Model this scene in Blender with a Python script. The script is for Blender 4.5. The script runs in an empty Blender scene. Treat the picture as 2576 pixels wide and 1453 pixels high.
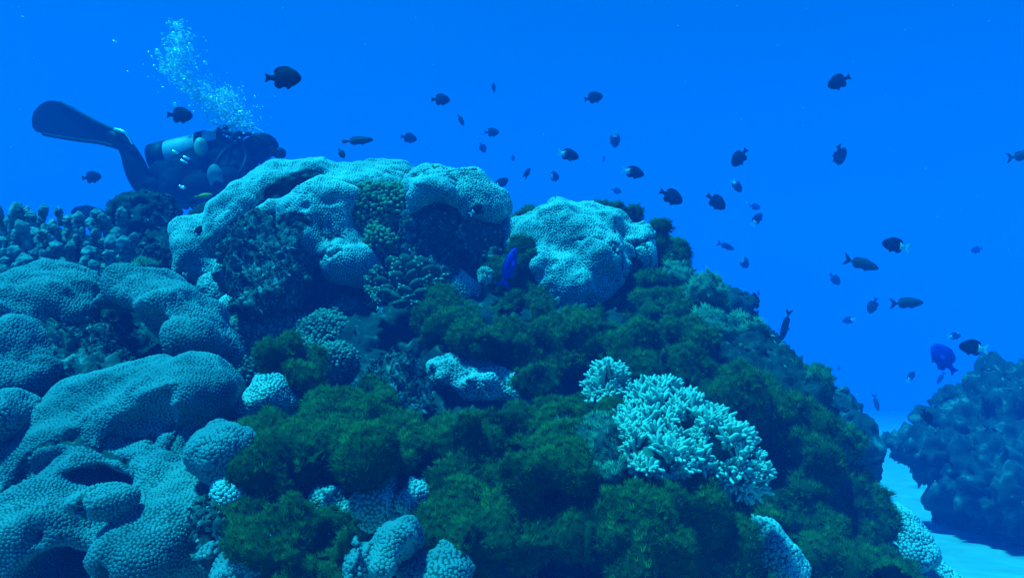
import bpy, bmesh, math, random
import numpy as np
from mathutils import Vector, Matrix, Quaternion, kdtree

random.seed(7)
RNG = np.random.default_rng(11)
sc = bpy.context.scene
COL = sc.collection
R = math.radians

# ------------------------------------------------------------------ camera
H = 1.0                       # camera height above the sandy channel floor
FPX, CU, CV = 2022.0, 1288.0, 726.5
cam_d = bpy.data.cameras.new("camera"); cam = bpy.data.objects.new("camera", cam_d); COL.objects.link(cam)
cam_d.sensor_width = 36.0
cam_d.lens = 36.0 * FPX / 2576.0
cam_d.clip_start, cam_d.clip_end = 0.02, 400.0
cam.location = (0, 0, H); cam.rotation_euler = (R(90), 0, 0)
sc.camera = cam

# ------------------------------------------------------------------ water light
SUN_EL, SUN_AZ = R(71), R(246)          # high sun, behind the camera and to its left
world = bpy.data.worlds.new("World"); sc.world = world; world.use_nodes = True
wn = world.node_tree.nodes; wl = world.node_tree.links
bg = wn["Background"]
sky = wn.new("ShaderNodeTexSky"); sky.sky_type = 'NISHITA'; sky.sun_disc = False
sky.sun_elevation = SUN_EL; sky.sun_rotation = SUN_AZ
sky.air_density = 1.0; sky.dust_density = 0.6
tc = wn.new("ShaderNodeTexCoord")
# daylight enters through the surface: every direction under water looks at a bent, higher part of the sky
vm = wn.new("ShaderNodeVectorMath"); vm.operation = 'MULTIPLY_ADD'
vm.inputs[1].default_value = (0.55, 0.55, 0.34); vm.inputs[2].default_value = (0, 0, 0.30)
wl.new(tc.outputs["Generated"], vm.inputs[0])
wl.new(vm.outputs[0], sky.inputs[0])
tint = wn.new("ShaderNodeMix"); tint.data_type = 'RGBA'; tint.blend_type = 'MULTIPLY'; tint.inputs[0].default_value = 1.0
wl.new(sky.outputs[0], tint.inputs[6]); tint.inputs[7].default_value = (0.0, 0.41, 1.0, 1)
wl.new(tint.outputs[2], bg.inputs[0]); bg.inputs[1].default_value = 0.115

sun_d = bpy.data.lights.new("sun", 'SUN'); sun = bpy.data.objects.new("sun", sun_d); COL.objects.link(sun)
sun_d.energy = 5.0; sun_d.angle = R(5.0); sun_d.color = (0.012, 0.80, 1.0)
sdir = Vector((math.sin(SUN_AZ) * math.cos(SUN_EL), math.cos(SUN_AZ) * math.cos(SUN_EL), math.sin(SUN_EL)))
sun.rotation_euler = sdir.to_track_quat('Z', 'Y').to_euler()

vs = sc.view_settings
vs.view_transform = 'Standard'; vs.look = 'None'; vs.exposure = 0.75; vs.gamma = 1.0; vs.use_curve_mapping = False
cy = sc.cycles
cy.use_denoising = True
cy.max_bounces = 4; cy.diffuse_bounces = 1; cy.glossy_bounces = 2; cy.transmission_bounces = 2; cy.volume_bounces = 1
cy.sample_clamp_indirect = 4.0

# ------------------------------------------------------------------ helpers: placing, tagging, materials
def P(u, v, d):
    return Vector(((u - CU) / FPX * d, d, H - (v - CV) / FPX * d))

def px(n, d):
    return n / FPX * d

def tag(o, label=None, cat=None, group=None, kind=None):
    if label: o["label"] = label
    if cat: o["category"] = cat
    if group: o["group"] = group
    if kind: o["kind"] = kind
    return o

def empty(name, loc, label=None, cat=None, group=None, kind=None):
    o = bpy.data.objects.new(name, None); COL.objects.link(o); o.location = loc
    o.empty_display_size = 0.05
    return tag(o, label, cat, group, kind)

def link(name, me, mat=None, parent=None):
    o = bpy.data.objects.new(name, me); COL.objects.link(o)
    if mat is not None and not me.materials: me.materials.append(mat)
    if parent is not None: o.parent = parent
    return o

def mesh_np(name, V, F, smooth=True):
    """V (n,3), F (m,3|4) -> mesh, built through foreach_set"""
    me = bpy.data.meshes.new(name)
    V = np.ascontiguousarray(V, np.float32); F = np.ascontiguousarray(F, np.int32)
    me.vertices.add(len(V)); me.vertices.foreach_set("co", V.ravel())
    k = F.shape[1]
    me.loops.add(F.size); me.loops.foreach_set("vertex_index", F.ravel())
    me.polygons.add(len(F)); me.polygons.foreach_set("loop_start", np.arange(0, F.size, k, dtype=np.int32))
    me.polygons.foreach_set("use_smooth", np.full(len(F), bool(smooth)))
    me.update(calc_edges=True)
    return me

def recenter(me_V, parent_loc):
    return me_V - np.array(parent_loc, np.float32)

def get_np(me):
    V = np.empty(len(me.vertices) * 3, np.float32); me.vertices.foreach_get("co", V)
    N = np.empty(len(me.vertices) * 3, np.float32); me.vertex_normals.foreach_get("vector", N)
    return V.reshape(-1, 3), N.reshape(-1, 3)

def get_quads(me):
    F = np.empty(len(me.loops), np.int32); me.loops.foreach_get("vertex_index", F)
    return F.reshape(-1, 4)

def attr(me, name, data):
    a = me.attributes.new(name, 'FLOAT', 'POINT'); a.data.foreach_set("value", np.ascontiguousarray(data, np.float32))

def subsurf(V, F, levels):
    me = mesh_np("tmp", V, F)
    o = bpy.data.objects.new("tmp", me); COL.objects.link(o)
    m = o.modifiers.new("s", 'SUBSURF'); m.levels = levels; m.render_levels = levels
    dg = bpy.context.evaluated_depsgraph_get()
    e = o.evaluated_get(dg).to_mesh()
    v, n = get_np(e); f = get_quads(e)
    v, n, f = v.copy(), n.copy(), f.copy()
    o.evaluated_get(dg).to_mesh_clear()
    bpy.data.objects.remove(o); bpy.data.meshes.remove(me)
    return v, n, f

def skin_mesh(name, pts, edges, radii, root=0, sub=2):
    """one continuous body grown over connected joints"""
    me = bpy.data.meshes.new(name); me.from_pydata([tuple(p) for p in pts], edges, [])
    o = bpy.data.objects.new("tmp", me); COL.objects.link(o)
    m = o.modifiers.new("skin", 'SKIN')
    if not me.skin_vertices:
        bm = bmesh.new(); bm.from_mesh(me); bm.verts.layers.skin.verify(); bm.to_mesh(me); bm.free()
    for i, r in enumerate(radii):
        sv = me.skin_vertices[0].data[i]
        sv.radius = (r, r) if not isinstance(r, tuple) else r
        sv.use_root = (i == root)
    m.use_smooth_shade = True
    s = o.modifiers.new("s", 'SUBSURF'); s.levels = sub; s.render_levels = sub
    dg = bpy.context.evaluated_depsgraph_get()
    out = bpy.data.meshes.new_from_object(o.evaluated_get(dg)); out.name = name
    bpy.data.objects.remove(o); bpy.data.meshes.remove(me)
    for p in out.polygons: p.use_smooth = True
    return out

# ---- value noise on arrays of points
_TAB = RNG.random((32, 32, 32)).astype(np.float32)
def noise3(p, scale, off=0.0):
    q = p / scale + off * 7.31 + 1000.0
    i = np.floor(q).astype(np.int32); f = (q - i).astype(np.float32); f = f * f * (3 - 2 * f)
    a = i & 31; b = (i + 1) & 31
    x0, y0, z0 = a[..., 0], a[..., 1], a[..., 2]; x1, y1, z1 = b[..., 0], b[..., 1], b[..., 2]
    fx, fy, fz = f[..., 0], f[..., 1], f[..., 2]
    T = _TAB
    c0 = (T[x0, y0, z0] * (1 - fx) + T[x1, y0, z0] * fx) * (1 - fy) + (T[x0, y1, z0] * (1 - fx) + T[x1, y1, z0] * fx) * fy
    c1 = (T[x0, y0, z1] * (1 - fx) + T[x1, y0, z1] * fx) * (1 - fy) + (T[x0, y1, z1] * (1 - fx) + T[x1, y1, z1] * fx) * fy
    return (c0 * (1 - fz) + c1 * fz) * 2 - 1

def fbm(p, scale, octv=4, off=0.0, gain=0.5):
    s = np.zeros(p.shape[:-1], np.float32); a = 1.0
    for k in range(octv):
        s += a * noise3(p, scale / (2.03 ** k), off + k * 1.7); a *= gain
    return s

# ---- signed distance fields: lists of ('+'|'-', centre, radii, rotation matrix, blend)
def E(u, v, d, ru, rv, rd, rot=0.0, k=0.04, op='+', tilt=0.0):
    """ellipsoid given by where its centre stands; radii across and up measured at its own distance"""
    c = np.array(P(u, v, d), np.float32)
    r = np.array((px(ru, d), rd, px(rv, d)), np.float32)
    M = (Matrix.Rotation(R(rot), 3, 'Y') @ Matrix.Rotation(R(tilt), 3, 'X'))
    return (op, c, r, np.array(M, np.float32), k)

def S(u, v, d, ru, rv, rd, rot=0.0, k=0.03, tilt=0.0):
    return E(u, v, d, ru, rv, rd, rot, k, '-', tilt)

def sdf(prims, X):
    out = np.full(X.shape[:-1], 9.0, np.float32)
    for op, c, r, M, k in prims:
        q = (X - c) @ M
        k0 = np.sqrt((q / r * (q / r)).sum(-1)); qq = q / (r * r)
        k1 = np.sqrt((qq * qq).sum(-1)) + 1e-9
        e = k0 * (k0 - 1) / k1
        if op == '+':
            h = np.clip(0.5 + 0.5 * (e - out) / k, 0, 1)
            out = e * (1 - h) + out * h - k * h * (1 - h)
        else:
            e = -e
            h = np.clip(0.5 - 0.5 * (e - out) / k, 0, 1)
            out = e * (1 - h) + out * h + k * h * (1 - h)
    return out

def surface_nets(prims, h, warp=None, lo=None, hi=None):
    cs = [p for p in prims if p[0] == '+']
    if lo is None: lo = np.min([p[1] - p[2].max() for p in cs], 0) - 2 * h
    if hi is None: hi = np.max([p[1] + p[2].max() for p in cs], 0) + 2 * h
    lo = np.array(lo, np.float32); hi = np.array(hi, np.float32)
    n = np.ceil((hi - lo) / h).astype(int) + 1
    ax = [lo[i] + h * np.arange(n[i], dtype=np.float32) for i in range(3)]
    D = np.empty(n, np.float32)
    for i0 in range(0, n[0], 24):
        X = np.stack(np.meshgrid(ax[0][i0:i0 + 24], ax[1], ax[2], indexing='ij'), -1)
        if warp is not None: D[i0:i0 + 24] = sdf(prims, X) + warp(X)
        else: D[i0:i0 + 24] = sdf(prims, X)
    I = D < 0
    c = lambda A, dx, dy, dz: A[dx:n[0] - 1 + dx, dy:n[1] - 1 + dy, dz:n[2] - 1 + dz]
    cnt = sum(c(I, a, b, e).astype(np.int8) for a in (0, 1) for b in (0, 1) for e in (0, 1))
    act = (cnt > 0) & (cnt < 8)
    idx = -np.ones(act.shape, np.int64); ids = np.argwhere(act); idx[act] = np.arange(len(ids))
    corners = {}
    for a in (0, 1):
        for b in (0, 1):
            for e in (0, 1):
                corners[(a, b, e)] = D[ids[:, 0] + a, ids[:, 1] + b, ids[:, 2] + e]
    acc = np.zeros((len(ids), 3), np.float32); num = np.zeros(len(ids), np.float32)
    for axis in range(3):
        for s in (0, 1):
            for t in (0, 1):
                p0 = [s, t]; p0.insert(axis, 0); p1 = [s, t]; p1.insert(axis, 1)
                d0, d1 = corners[tuple(p0)], corners[tuple(p1)]
                m = (d0 < 0) != (d1 < 0)
                tt = np.where(m, d0 / np.where(m, d0 - d1, 1), 0)
                pt = np.zeros((len(ids), 3), np.float32); pt[:] = p0; pt[:, axis] = tt
                acc[m] += pt[m]; num += m
    V = lo + h * (ids + acc / num[:, None])
    quads = []
    for axis in range(3):
        o1, o2 = [a for a in range(3) if a != axis]
        sl0 = [slice(1, n[i] - 1) for i in range(3)]; sl1 = list(sl0)
        sl0[axis] = slice(0, n[axis] - 1); sl1[axis] = slice(1, n[axis])
        A, B = I[tuple(sl0)], I[tuple(sl1)]
        e = np.argwhere(A != B)
        if not len(e): continue
        flip = A[tuple(e.T)]
        g = e + 1; g[:, axis] -= 1
        def cell(d1, d2):
            q = g.copy(); q[:, o1] -= d1; q[:, o2] -= d2
            return idx[q[:, 0], q[:, 1], q[:, 2]]
        Q = np.stack([cell(1, 1), cell(0, 1), cell(0, 0), cell(1, 0)], 1)
        fl = flip if axis != 1 else ~flip
        Q[~fl] = Q[~fl][:, ::-1]
        quads.append(Q)
    F = np.concatenate(quads)
    F = F[(F >= 0).all(1)]
    return V.astype(np.float32), F

def prune(V, F, keep):
    F = F[keep[F].any(1)]
    used = np.unique(F); m = -np.ones(len(V), np.int64); m[used] = np.arange(len(used))
    return V[used], m[F]

def face_normals(V, F):
    return np.cross(V[F[:, 2]] - V[F[:, 0]], V[F[:, 3]] - V[F[:, 1]])

def cull(V, F, away=-0.55, rock=None, depth=0.07):
    """drop what faces well away from the side the reef is seen from, or lies deep inside the rock"""
    n = face_normals(V, F); n /= np.linalg.norm(n, axis=1, keepdims=True) + 1e-12
    cpos = V[F].mean(1); w = np.array((0, 0, H), np.float32) - cpos; w /= np.linalg.norm(w, axis=1, keepdims=True)
    ok = (n * w).sum(1) > away
    if rock is not None: ok &= sdf(rock, cpos) > -depth
    F = F[ok]
    used = np.unique(F); m = -np.ones(len(V), np.int64); m[used] = np.arange(len(used))
    return V[used], m[F]

def nearest(sites, Q):
    kd = kdtree.KDTree(len(sites))
    for i, s in enumerate(sites): kd.insert(s, i)
    kd.balance()
    f = kd.find
    r = [f(q) for q in Q]
    return np.fromiter((x[1] for x in r), np.int64, len(r)), np.fromiter((x[2] for x in r), np.float32, len(r))

def even_sites(V, s, iters=4):
    """evenly spaced points on a dense surface: one per cell, then relaxed"""
    key = np.floor(V / (s * 0.93)).astype(np.int64)
    h = (key[:, 0] * 73856093) ^ (key[:, 1] * 19349663) ^ (key[:, 2] * 83492791)
    perm = RNG.permutation(len(V))
    _, fi = np.unique(h[perm], return_index=True)
    sites = V[perm[fi]].astype(np.float64)
    sub = V[RNG.choice(len(V), min(len(V), len(sites) * 9), replace=False)].astype(np.float64)
    for _ in range(iters):
        i, d = nearest(sites, sub)
        cnt = np.bincount(i, minlength=len(sites))
        new = np.stack([np.bincount(i, sub[:, k], len(sites)) for k in range(3)], 1)
        ok = cnt > 2                                    # slivers between others drop out
        sites = new[ok] / cnt[ok][:, None]
    return sites

# ---- materials
MATS = {}
def mat(name, build):
    m = bpy.data.materials.new(name); m.use_nodes = True
    nt = m.node_tree; b = nt.nodes["Principled BSDF"]
    b.inputs["Specular IOR Level"].default_value = 0.2
    build(nt, nt.nodes, nt.links, b)
    MATS[name] = m
    return m

def ramp(nodes, pts):
    r = nodes.new("ShaderNodeValToRGB"); e = r.color_ramp.elements
    e[0].position, e[0].color = pts[0][0], (*pts[0][1], 1)
    e[1].position, e[1].color = pts[-1][0], (*pts[-1][1], 1)
    for p, c in pts[1:-1]:
        x = e.new(p); x.color = (*c, 1)
    return r

def noise_node(nodes, links, scale, detail=4, rough=0.55, coord="Object"):
    t = nodes.new("ShaderNodeTexCoord"); n = nodes.new("ShaderNodeTexNoise")
    n.inputs["Scale"].default_value = scale; n.inputs["Detail"].default_value = detail; n.inputs["Roughness"].default_value = rough
    links.new(t.outputs[coord], n.inputs["Vector"])
    return n

def mix(nodes, links, fac, a, b, mode='MIX'):
    m = nodes.new("ShaderNodeMix"); m.data_type = 'RGBA'; m.blend_type = mode
    for s, x in ((m.inputs[0], fac), (m.inputs[6], a), (m.inputs[7], b)):
        if hasattr(x, "is_linked") or hasattr(x, "links"): links.new(x, s)
        elif isinstance(x, tuple): s.default_value = (*x, 1)
        else: s.default_value = x
    return m.outputs[2]

def simple(name, col, rough=0.6, spec=0.3, var=0.0, scale=30.0, metallic=0.0):
    def b(nt, N, L, s):
        s.inputs["Roughness"].default_value = rough; s.inputs["Specular IOR Level"].default_value = spec
        s.inputs["Metallic"].default_value = metallic
        if var > 0:
            n = noise_node(N, L, scale)
            r = ramp(N, [(0.3, tuple(c * (1 - var) for c in col)), (0.7, tuple(min(1, c * (1 + var)) for c in col))])
            L.new(n.outputs[0], r.inputs[0]); L.new(r.outputs[0], s.inputs["Base Color"])
        else: s.inputs["Base Color"].default_value = (*col, 1)
    return mat(name, b)

def rock_cols(N, L, scale, dark, mid, pale, lo=0.40, hi=0.70):
    n = noise_node(N, L, scale, 6, 0.68)
    r = ramp(N, [(lo - 0.12, dark), ((lo + hi) / 2, mid), (hi, pale)])
    L.new(n.outputs[0], r.inputs[0])
    return r.outputs[0]

def bump(nt, N, L, s, scale, strength, dist=0.004, detail=6):
    n = noise_node(N, L, scale, detail, 0.65)
    b = N.new("ShaderNodeBump"); b.inputs["Strength"].default_value = strength; b.inputs["Distance"].default_value = dist
    L.new(n.outputs[0], b.inputs["Height"]); L.new(b.outputs[0], s.inputs["Normal"])

def coral_mat(name, groove, top, pit=None):
    def b(nt, N, L, s):
        s.inputs["Roughness"].default_value = 0.75
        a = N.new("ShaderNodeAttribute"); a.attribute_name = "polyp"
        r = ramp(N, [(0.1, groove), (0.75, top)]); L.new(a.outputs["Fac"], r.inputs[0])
        n = noise_node(N, L, 7, 5); r2 = ramp(N, [(0.32, (0.50, 0.56, 0.56)), (0.5, (0.88, 0.9, 0.9)), (0.68, (1.1, 1.08, 1.0))]); L.new(n.outputs[0], r2.inputs[0])
        c = mix(N, L, 1.0, r.outputs[0], r2.outputs[0], 'MULTIPLY')
        rk = rock_cols(N, L, 38, (0.015, 0.018, 0.012), (0.06, 0.07, 0.05), (0.42, 0.44, 0.36), 0.42, 0.72)
        dd = N.new("ShaderNodeAttribute"); dd.attribute_name = "dead"
        c = mix(N, L, dd.outputs["Fac"], c, rk)
        L.new(c, s.inputs["Base Color"])
        bump(nt, N, L, s, 420, 0.35, 0.002)
    return mat(name, b)

def rock_mat(name, dark, mid, pale, scale=24, lo=0.40, hi=0.70, bs=0.5):
    def b(nt, N, L, s):
        s.inputs["Roughness"].default_value = 0.9
        c = rock_cols(N, L, scale, dark, mid, pale, lo, hi)
        L.new(c, s.inputs["Base Color"])
        bump(nt, N, L, s, 160, bs, 0.005, 8)
    return mat(name, b)
# ------------------------------------------------------------------ builders: stamping small shapes over a surface
def frames(N, spin=None):
    N = N / (np.linalg.norm(N, axis=1, keepdims=True) + 1e-9)
    a = np.where(np.abs(N[:, 2:3]) < 0.9, np.array([[0, 0, 1.0]]), np.array([[1.0, 0, 0]]))
    T = np.cross(a, N); T /= np.linalg.norm(T, axis=1, keepdims=True) + 1e-9
    B = np.cross(N, T)
    if spin is not None:
        c, s = np.cos(spin)[:, None], np.sin(spin)[:, None]
        T, B = T * c + B * s, B * c - T * s
    return T, B, N

def stamp(tv, tf, C, N, size, height=None, spin=True, lean=0.0):
    """copies of one small template (tv, tf) at points C along normals N, as joined geometry"""
    n = len(C); C = np.asarray(C, np.float64)
    N = np.asarray(N, np.float64)
    if lean: N = N + RNG.normal(0, lean, N.shape)
    T, B, N = frames(N, RNG.random(n) * 6.283 if spin else None)
    size = np.broadcast_to(size, (n,)); height = size if height is None else np.broadcast_to(height, (n,))
    V = (C[:, None, :] + T[:, None, :] * (tv[None, :, 0:1] * size[:, None, None])
         + B[:, None, :] * (tv[None, :, 1:2] * size[:, None, None])
         + N[:, None, :] * (tv[None, :, 2:3] * height[:, None, None]))
    F = tf[None] + (np.arange(n) * len(tv))[:, None, None]
    return V.reshape(-1, 3), F.reshape(-1, tf.shape[1])

def cup_template(sides=6, prof=((1.0, -0.35), (0.80, 0.40), (0.48, 0.62)), pit=0.15):
    tv, tf = [], []
    for r, z in prof:
        for k in range(sides):
            a = 6.28318 * k / sides
            tv.append((r * math.cos(a), r * math.sin(a), z))
    tv.append((0, 0, pit)); c = len(tv) - 1
    for j in range(len(prof) - 1):
        for k in range(sides):
            a, b = j * sides + k, j * sides + (k + 1) % sides
            tf += [(a, b, b + sides), (a, b + sides, a + sides)]
    o = (len(prof) - 1) * sides
    for k in range(sides): tf.append((o + k, o + (k + 1) % sides, c))
    return np.array(tv), np.array(tf)

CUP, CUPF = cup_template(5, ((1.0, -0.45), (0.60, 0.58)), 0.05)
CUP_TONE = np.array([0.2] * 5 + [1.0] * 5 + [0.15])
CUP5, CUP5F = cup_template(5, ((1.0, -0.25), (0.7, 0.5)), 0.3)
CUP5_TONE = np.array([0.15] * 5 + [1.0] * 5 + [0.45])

def ico(sub=1):
    bm = bmesh.new(); bmesh.ops.create_icosphere(bm, subdivisions=sub, radius=1.0)
    v = np.array([x.co[:] for x in bm.verts]); f = np.array([[y.index for y in x.verts] for x in bm.faces]); bm.free()
    return v, f
ICO1, ICO1F = ico(1)      # 12 verts
ICO2, ICO2F = ico(2)      # 42 verts
OCT = np.array([(1, 0, 0), (0, 1, 0), (-1, 0, 0), (0, -1, 0), (0, 0, 1), (0, 0, -1.0)]); OCTF = np.array([(0, 1, 4), (1, 2, 4), (2, 3, 4), (3, 0, 4), (1, 0, 5), (2, 1, 5), (3, 2, 5), (0, 3, 5)])

def tuft_template(n=9, seed=0, width=0.085, spread=0.62):
    """a polyp head: thin round-sided tentacles fanning out and up"""
    r = np.random.default_rng(seed); tv, tf = [], []
    for k in range(n):
        a = 6.28318 * (k + r.random() * 0.7) / n; s = spread * (0.25 + 0.95 * r.random()); l = 0.75 + 0.5 * r.random()
        d = np.array((math.cos(a), math.sin(a), 0)); up = np.array((0, 0, 1.0))
        ax = d * s * 0.95 + up * l * (1.0 - 0.2 * s); T, Bn, _ = frames(ax[None]); i = len(tv)
        p0 = d * 0.12 - up * 0.2
        for q in range(3):
            w = 2.0944 * q + r.random(); tv.append(p0 + (T[0] * math.cos(w) + Bn[0] * math.sin(w)) * width)
        tv.append(p0 + ax)
        tf += [(i, i + 1, i + 3), (i + 1, i + 2, i + 3), (i + 2, i, i + 3)]
    return np.array(tv), np.array(tf)
TUFTS = [tuft_template(8, s) for s in range(5)]

def base_surface(prims, h, levels=1, rock=None, rough=None, warp=None, away=-0.55, depth=0.07, lo=None, hi=None):
    V, F = surface_nets(prims, h, warp, lo, hi)
    V, F = cull(V, F, away, rock, depth)
    V, N, F = subsurf(V, F, levels)
    if rough is not None:
        d = np.zeros(len(V), np.float32)
        for scale, amp, octv, kind in rough:
            x = fbm(V, scale, octv, off=scale * 31)
            if kind == 'billow': x = np.abs(x) * 2 - 0.6
            if kind == 'ridge': x = 0.6 - np.abs(x) * 2
            d += amp * x
        V = V + N * d[:, None]
    return V, F

def normals_of(V, F):
    n = np.zeros_like(V, dtype=np.float64); fn = face_normals(V, F)
    for k in range(4): np.add.at(n, F[:, k], fn)
    return n / (np.linalg.norm(n, axis=1, keepdims=True) + 1e-12)

def ell_mask(prims, X):
    m = np.zeros(len(X), np.float32)
    for op, c, r, M, k in prims:
        q = (X - c) @ M / r
        m = np.maximum(m, np.clip((1.15 - np.sqrt((q * q).sum(-1))) / 0.3, 0, 1))
    return m

def stony_coral(name, label, cat, prims, h, pitch, mbase, mpol, rock=None, levels=1, dead=(), dead_noise=None, lump=(0.09, 0.008),
                cup=(CUP, CUPF, CUP_TONE), group=None, away=-0.55, tall=1.0, bare=0.0, depth=0.05, wob=1.0, seams=None):
    wf = lambda X: wob * (lump[1] * 0.9 * noise3(X, lump[0] * 1.3, 2.2) + lump[1] * 0.7 * noise3(X, lump[0] * 0.55, 6.1))
    V, F = base_surface(prims, h, levels, rock, [(lump[0], lump[1], 2, 'fbm'), (lump[0] * 0.4, lump[1] * 0.5, 3, 'fbm')], away=away, depth=depth, warp=wf)
    dm = ell_mask(dead, V) if dead else np.zeros(len(V), np.float32)
    if dead_noise:
        sc_, th = dead_noise
        dm = np.maximum(dm, np.clip((fbm(V, sc_, 3, 5.5) - th) / 0.12, 0, 1))
    if seams:                      # worn lines and scars where lobes of the colony meet
        sc_, wd = seams; x = fbm(V, sc_, 3, 9.3); y = noise3(V, sc_ * 2.2, 4.1)
        dm = np.maximum(dm, np.clip(1 - np.abs(x) / wd, 0, 1) * np.clip(y * 3 + .4, 0, 1))
    if dm.max() > 0:
        N = normals_of(V, F)
        V = V + (N * (dm * (-0.011 + 0.014 * fbm(V, 0.03, 3, 3.1)))[:, None]).astype(np.float32)
    loc = V.mean(0)
    root = empty(name, loc, label, cat, group)
    me = mesh_np("skeleton", V - loc, F); attr(me, "dead", dm); attr(me, "polyp", np.zeros(len(V)))
    link("skeleton", me, mbase, root)
    # dense points for even packing
    N = normals_of(V, F)
    Vd = np.concatenate([V] + [V[F].mean(1)] + [(V[F[:, k]] + V[F[:, (k + 1) % 4]]) / 2 for k in (0, 1)])
    s = even_sites(Vd, pitch, 3)
    i, d = nearest(V.astype(np.float64), s)
    w = np.array((0, 0, H)) - s; w /= np.linalg.norm(w, axis=1, keepdims=True)
    keep = (dm[i] < 0.45) & ((N[i] * w).sum(1) > -0.3)
    if bare > 0: keep &= RNG.random(len(s)) > bare
    s, n = s[keep], N[i[keep]]
    size = pitch * 0.5 * (0.84 + 0.22 * RNG.random(len(s)) + 0.16 * noise3(s, 0.09, 1.9))
    tv, tf, tone = cup
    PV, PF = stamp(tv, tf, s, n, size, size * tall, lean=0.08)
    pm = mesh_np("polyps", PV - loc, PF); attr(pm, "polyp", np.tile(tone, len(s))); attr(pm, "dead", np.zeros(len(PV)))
    o = link("polyps", pm, mpol, root); o["kind"] = "stuff"
    return root

def soft_coral(name, label, prims, h, pitch, mbase, mblade, rock=None, lumps=(0.075, 0.026), length=1.0, levels=1, group=None, tuft=None, cat="soft coral", bare=0.0, depth=0.05, warp=None):
    V, F = base_surface(prims, h, levels, rock, [(lumps[0], lumps[1], 2, 'billow'), (lumps[0] * 3, lumps[1], 2, 'fbm')], depth=depth, warp=warp or (lambda X: 0.012 * noise3(X, 0.16, 2.2) + 0.062 * (0.34 - np.abs(noise3(X, 0.12, 6.1)))))
    N = normals_of(V, F); loc = V.mean(0)
    root = empty(name, loc, label, cat, group)
    link("mound", mesh_np("mound", V - loc, F), mbase, root)
    Vd = np.concatenate([V, V[F].mean(1)])
    s = even_sites(Vd, pitch, 0)
    s = s + RNG.normal(0, pitch * 0.2, s.shape)
    if bare > 0: s = s[noise3(s, 0.05, 3) > -1 + 2 * bare]
    i, d = nearest(V.astype(np.float64), s)
    w = np.array((0, 0, H)) - s; w /= np.linalg.norm(w, axis=1, keepdims=True)
    ok = (N[i] * w).sum(1) > -0.3; s, i = s[ok], i[ok]
    pv, pf, off, tone = [], [], 0, []
    var = RNG.integers(0, 5, len(s))
    for t in range(5):
        m = var == t
        if not m.any(): continue
        tv, tf = (tuft or TUFTS)[t]
        sz = pitch * length * (0.7 + 0.6 * RNG.random(m.sum()))
        a, b = stamp(tv, tf, s[m], N[i[m]] + np.array((0, 0, 0.35)), sz, lean=0.35)
        pv.append(a); pf.append(b + off); off += len(a)
        tone.append(np.repeat(RNG.random(m.sum()), len(tv)))
    PV = np.concatenate(pv)
    pm = mesh_np("tentacles", PV - loc, np.concatenate(pf), smooth=False)
    attr(pm, "tone", np.concatenate(tone))
    pm.polygons.foreach_set("use_smooth", np.ones(len(pm.polygons), bool))
    o = link("tentacles", pm, mblade, root); o["kind"] = "stuff"
    return root

def rock_mass(name, prims, h, m, levels=1, rough=None, warp=None, label=None, cat=None, kind=None, chips=0, chip_mat=None, chip_size=0.009, lo=None, hi=None, away=-0.4, piece="rock_face"):
    V, F = base_surface(prims, h, levels, None, rough, warp, away=away, lo=lo, hi=hi)
    loc = V.mean(0)
    root = link(name, mesh_np(name, V - loc, F), m); root.location = loc
    tag(root, label, cat, None, kind)
    if chips:
        N = normals_of(V, F)
        dist = np.linalg.norm(V - np.array((0, 0, H)), axis=1)
        w = np.where((N * (np.array((0, 0, H)) - V)).sum(1) > -0.1 * dist, 1.0, 0.0) / dist
        w *= np.clip(0.5 + fbm(V, 0.2, 2, 8.8), 0.05, 1); w /= w.sum()
        c = RNG.choice(len(V), chips, p=w)
        sz = chip_size * (0.35 + 1.1 * RNG.random(chips) ** 2) * (0.6 + 0.25 * dist[c])
        tv = OCT * np.array((1.1, 0.8, 0.55)) * (0.65 + 0.7 * RNG.random(OCT.shape))
        PV, PF = stamp(tv, OCTF, V[c], N[c], sz, lean=0.7)
        PV = PV + RNG.normal(0, 0.0016, PV.shape)
        pm = mesh_np("rubble", PV - loc, PF, smooth=False); attr(pm, "tone", np.repeat(RNG.random(chips), len(tv)))
        o = link("rubble", pm, chip_mat, root); o["kind"] = "stuff"
    return root
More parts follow.
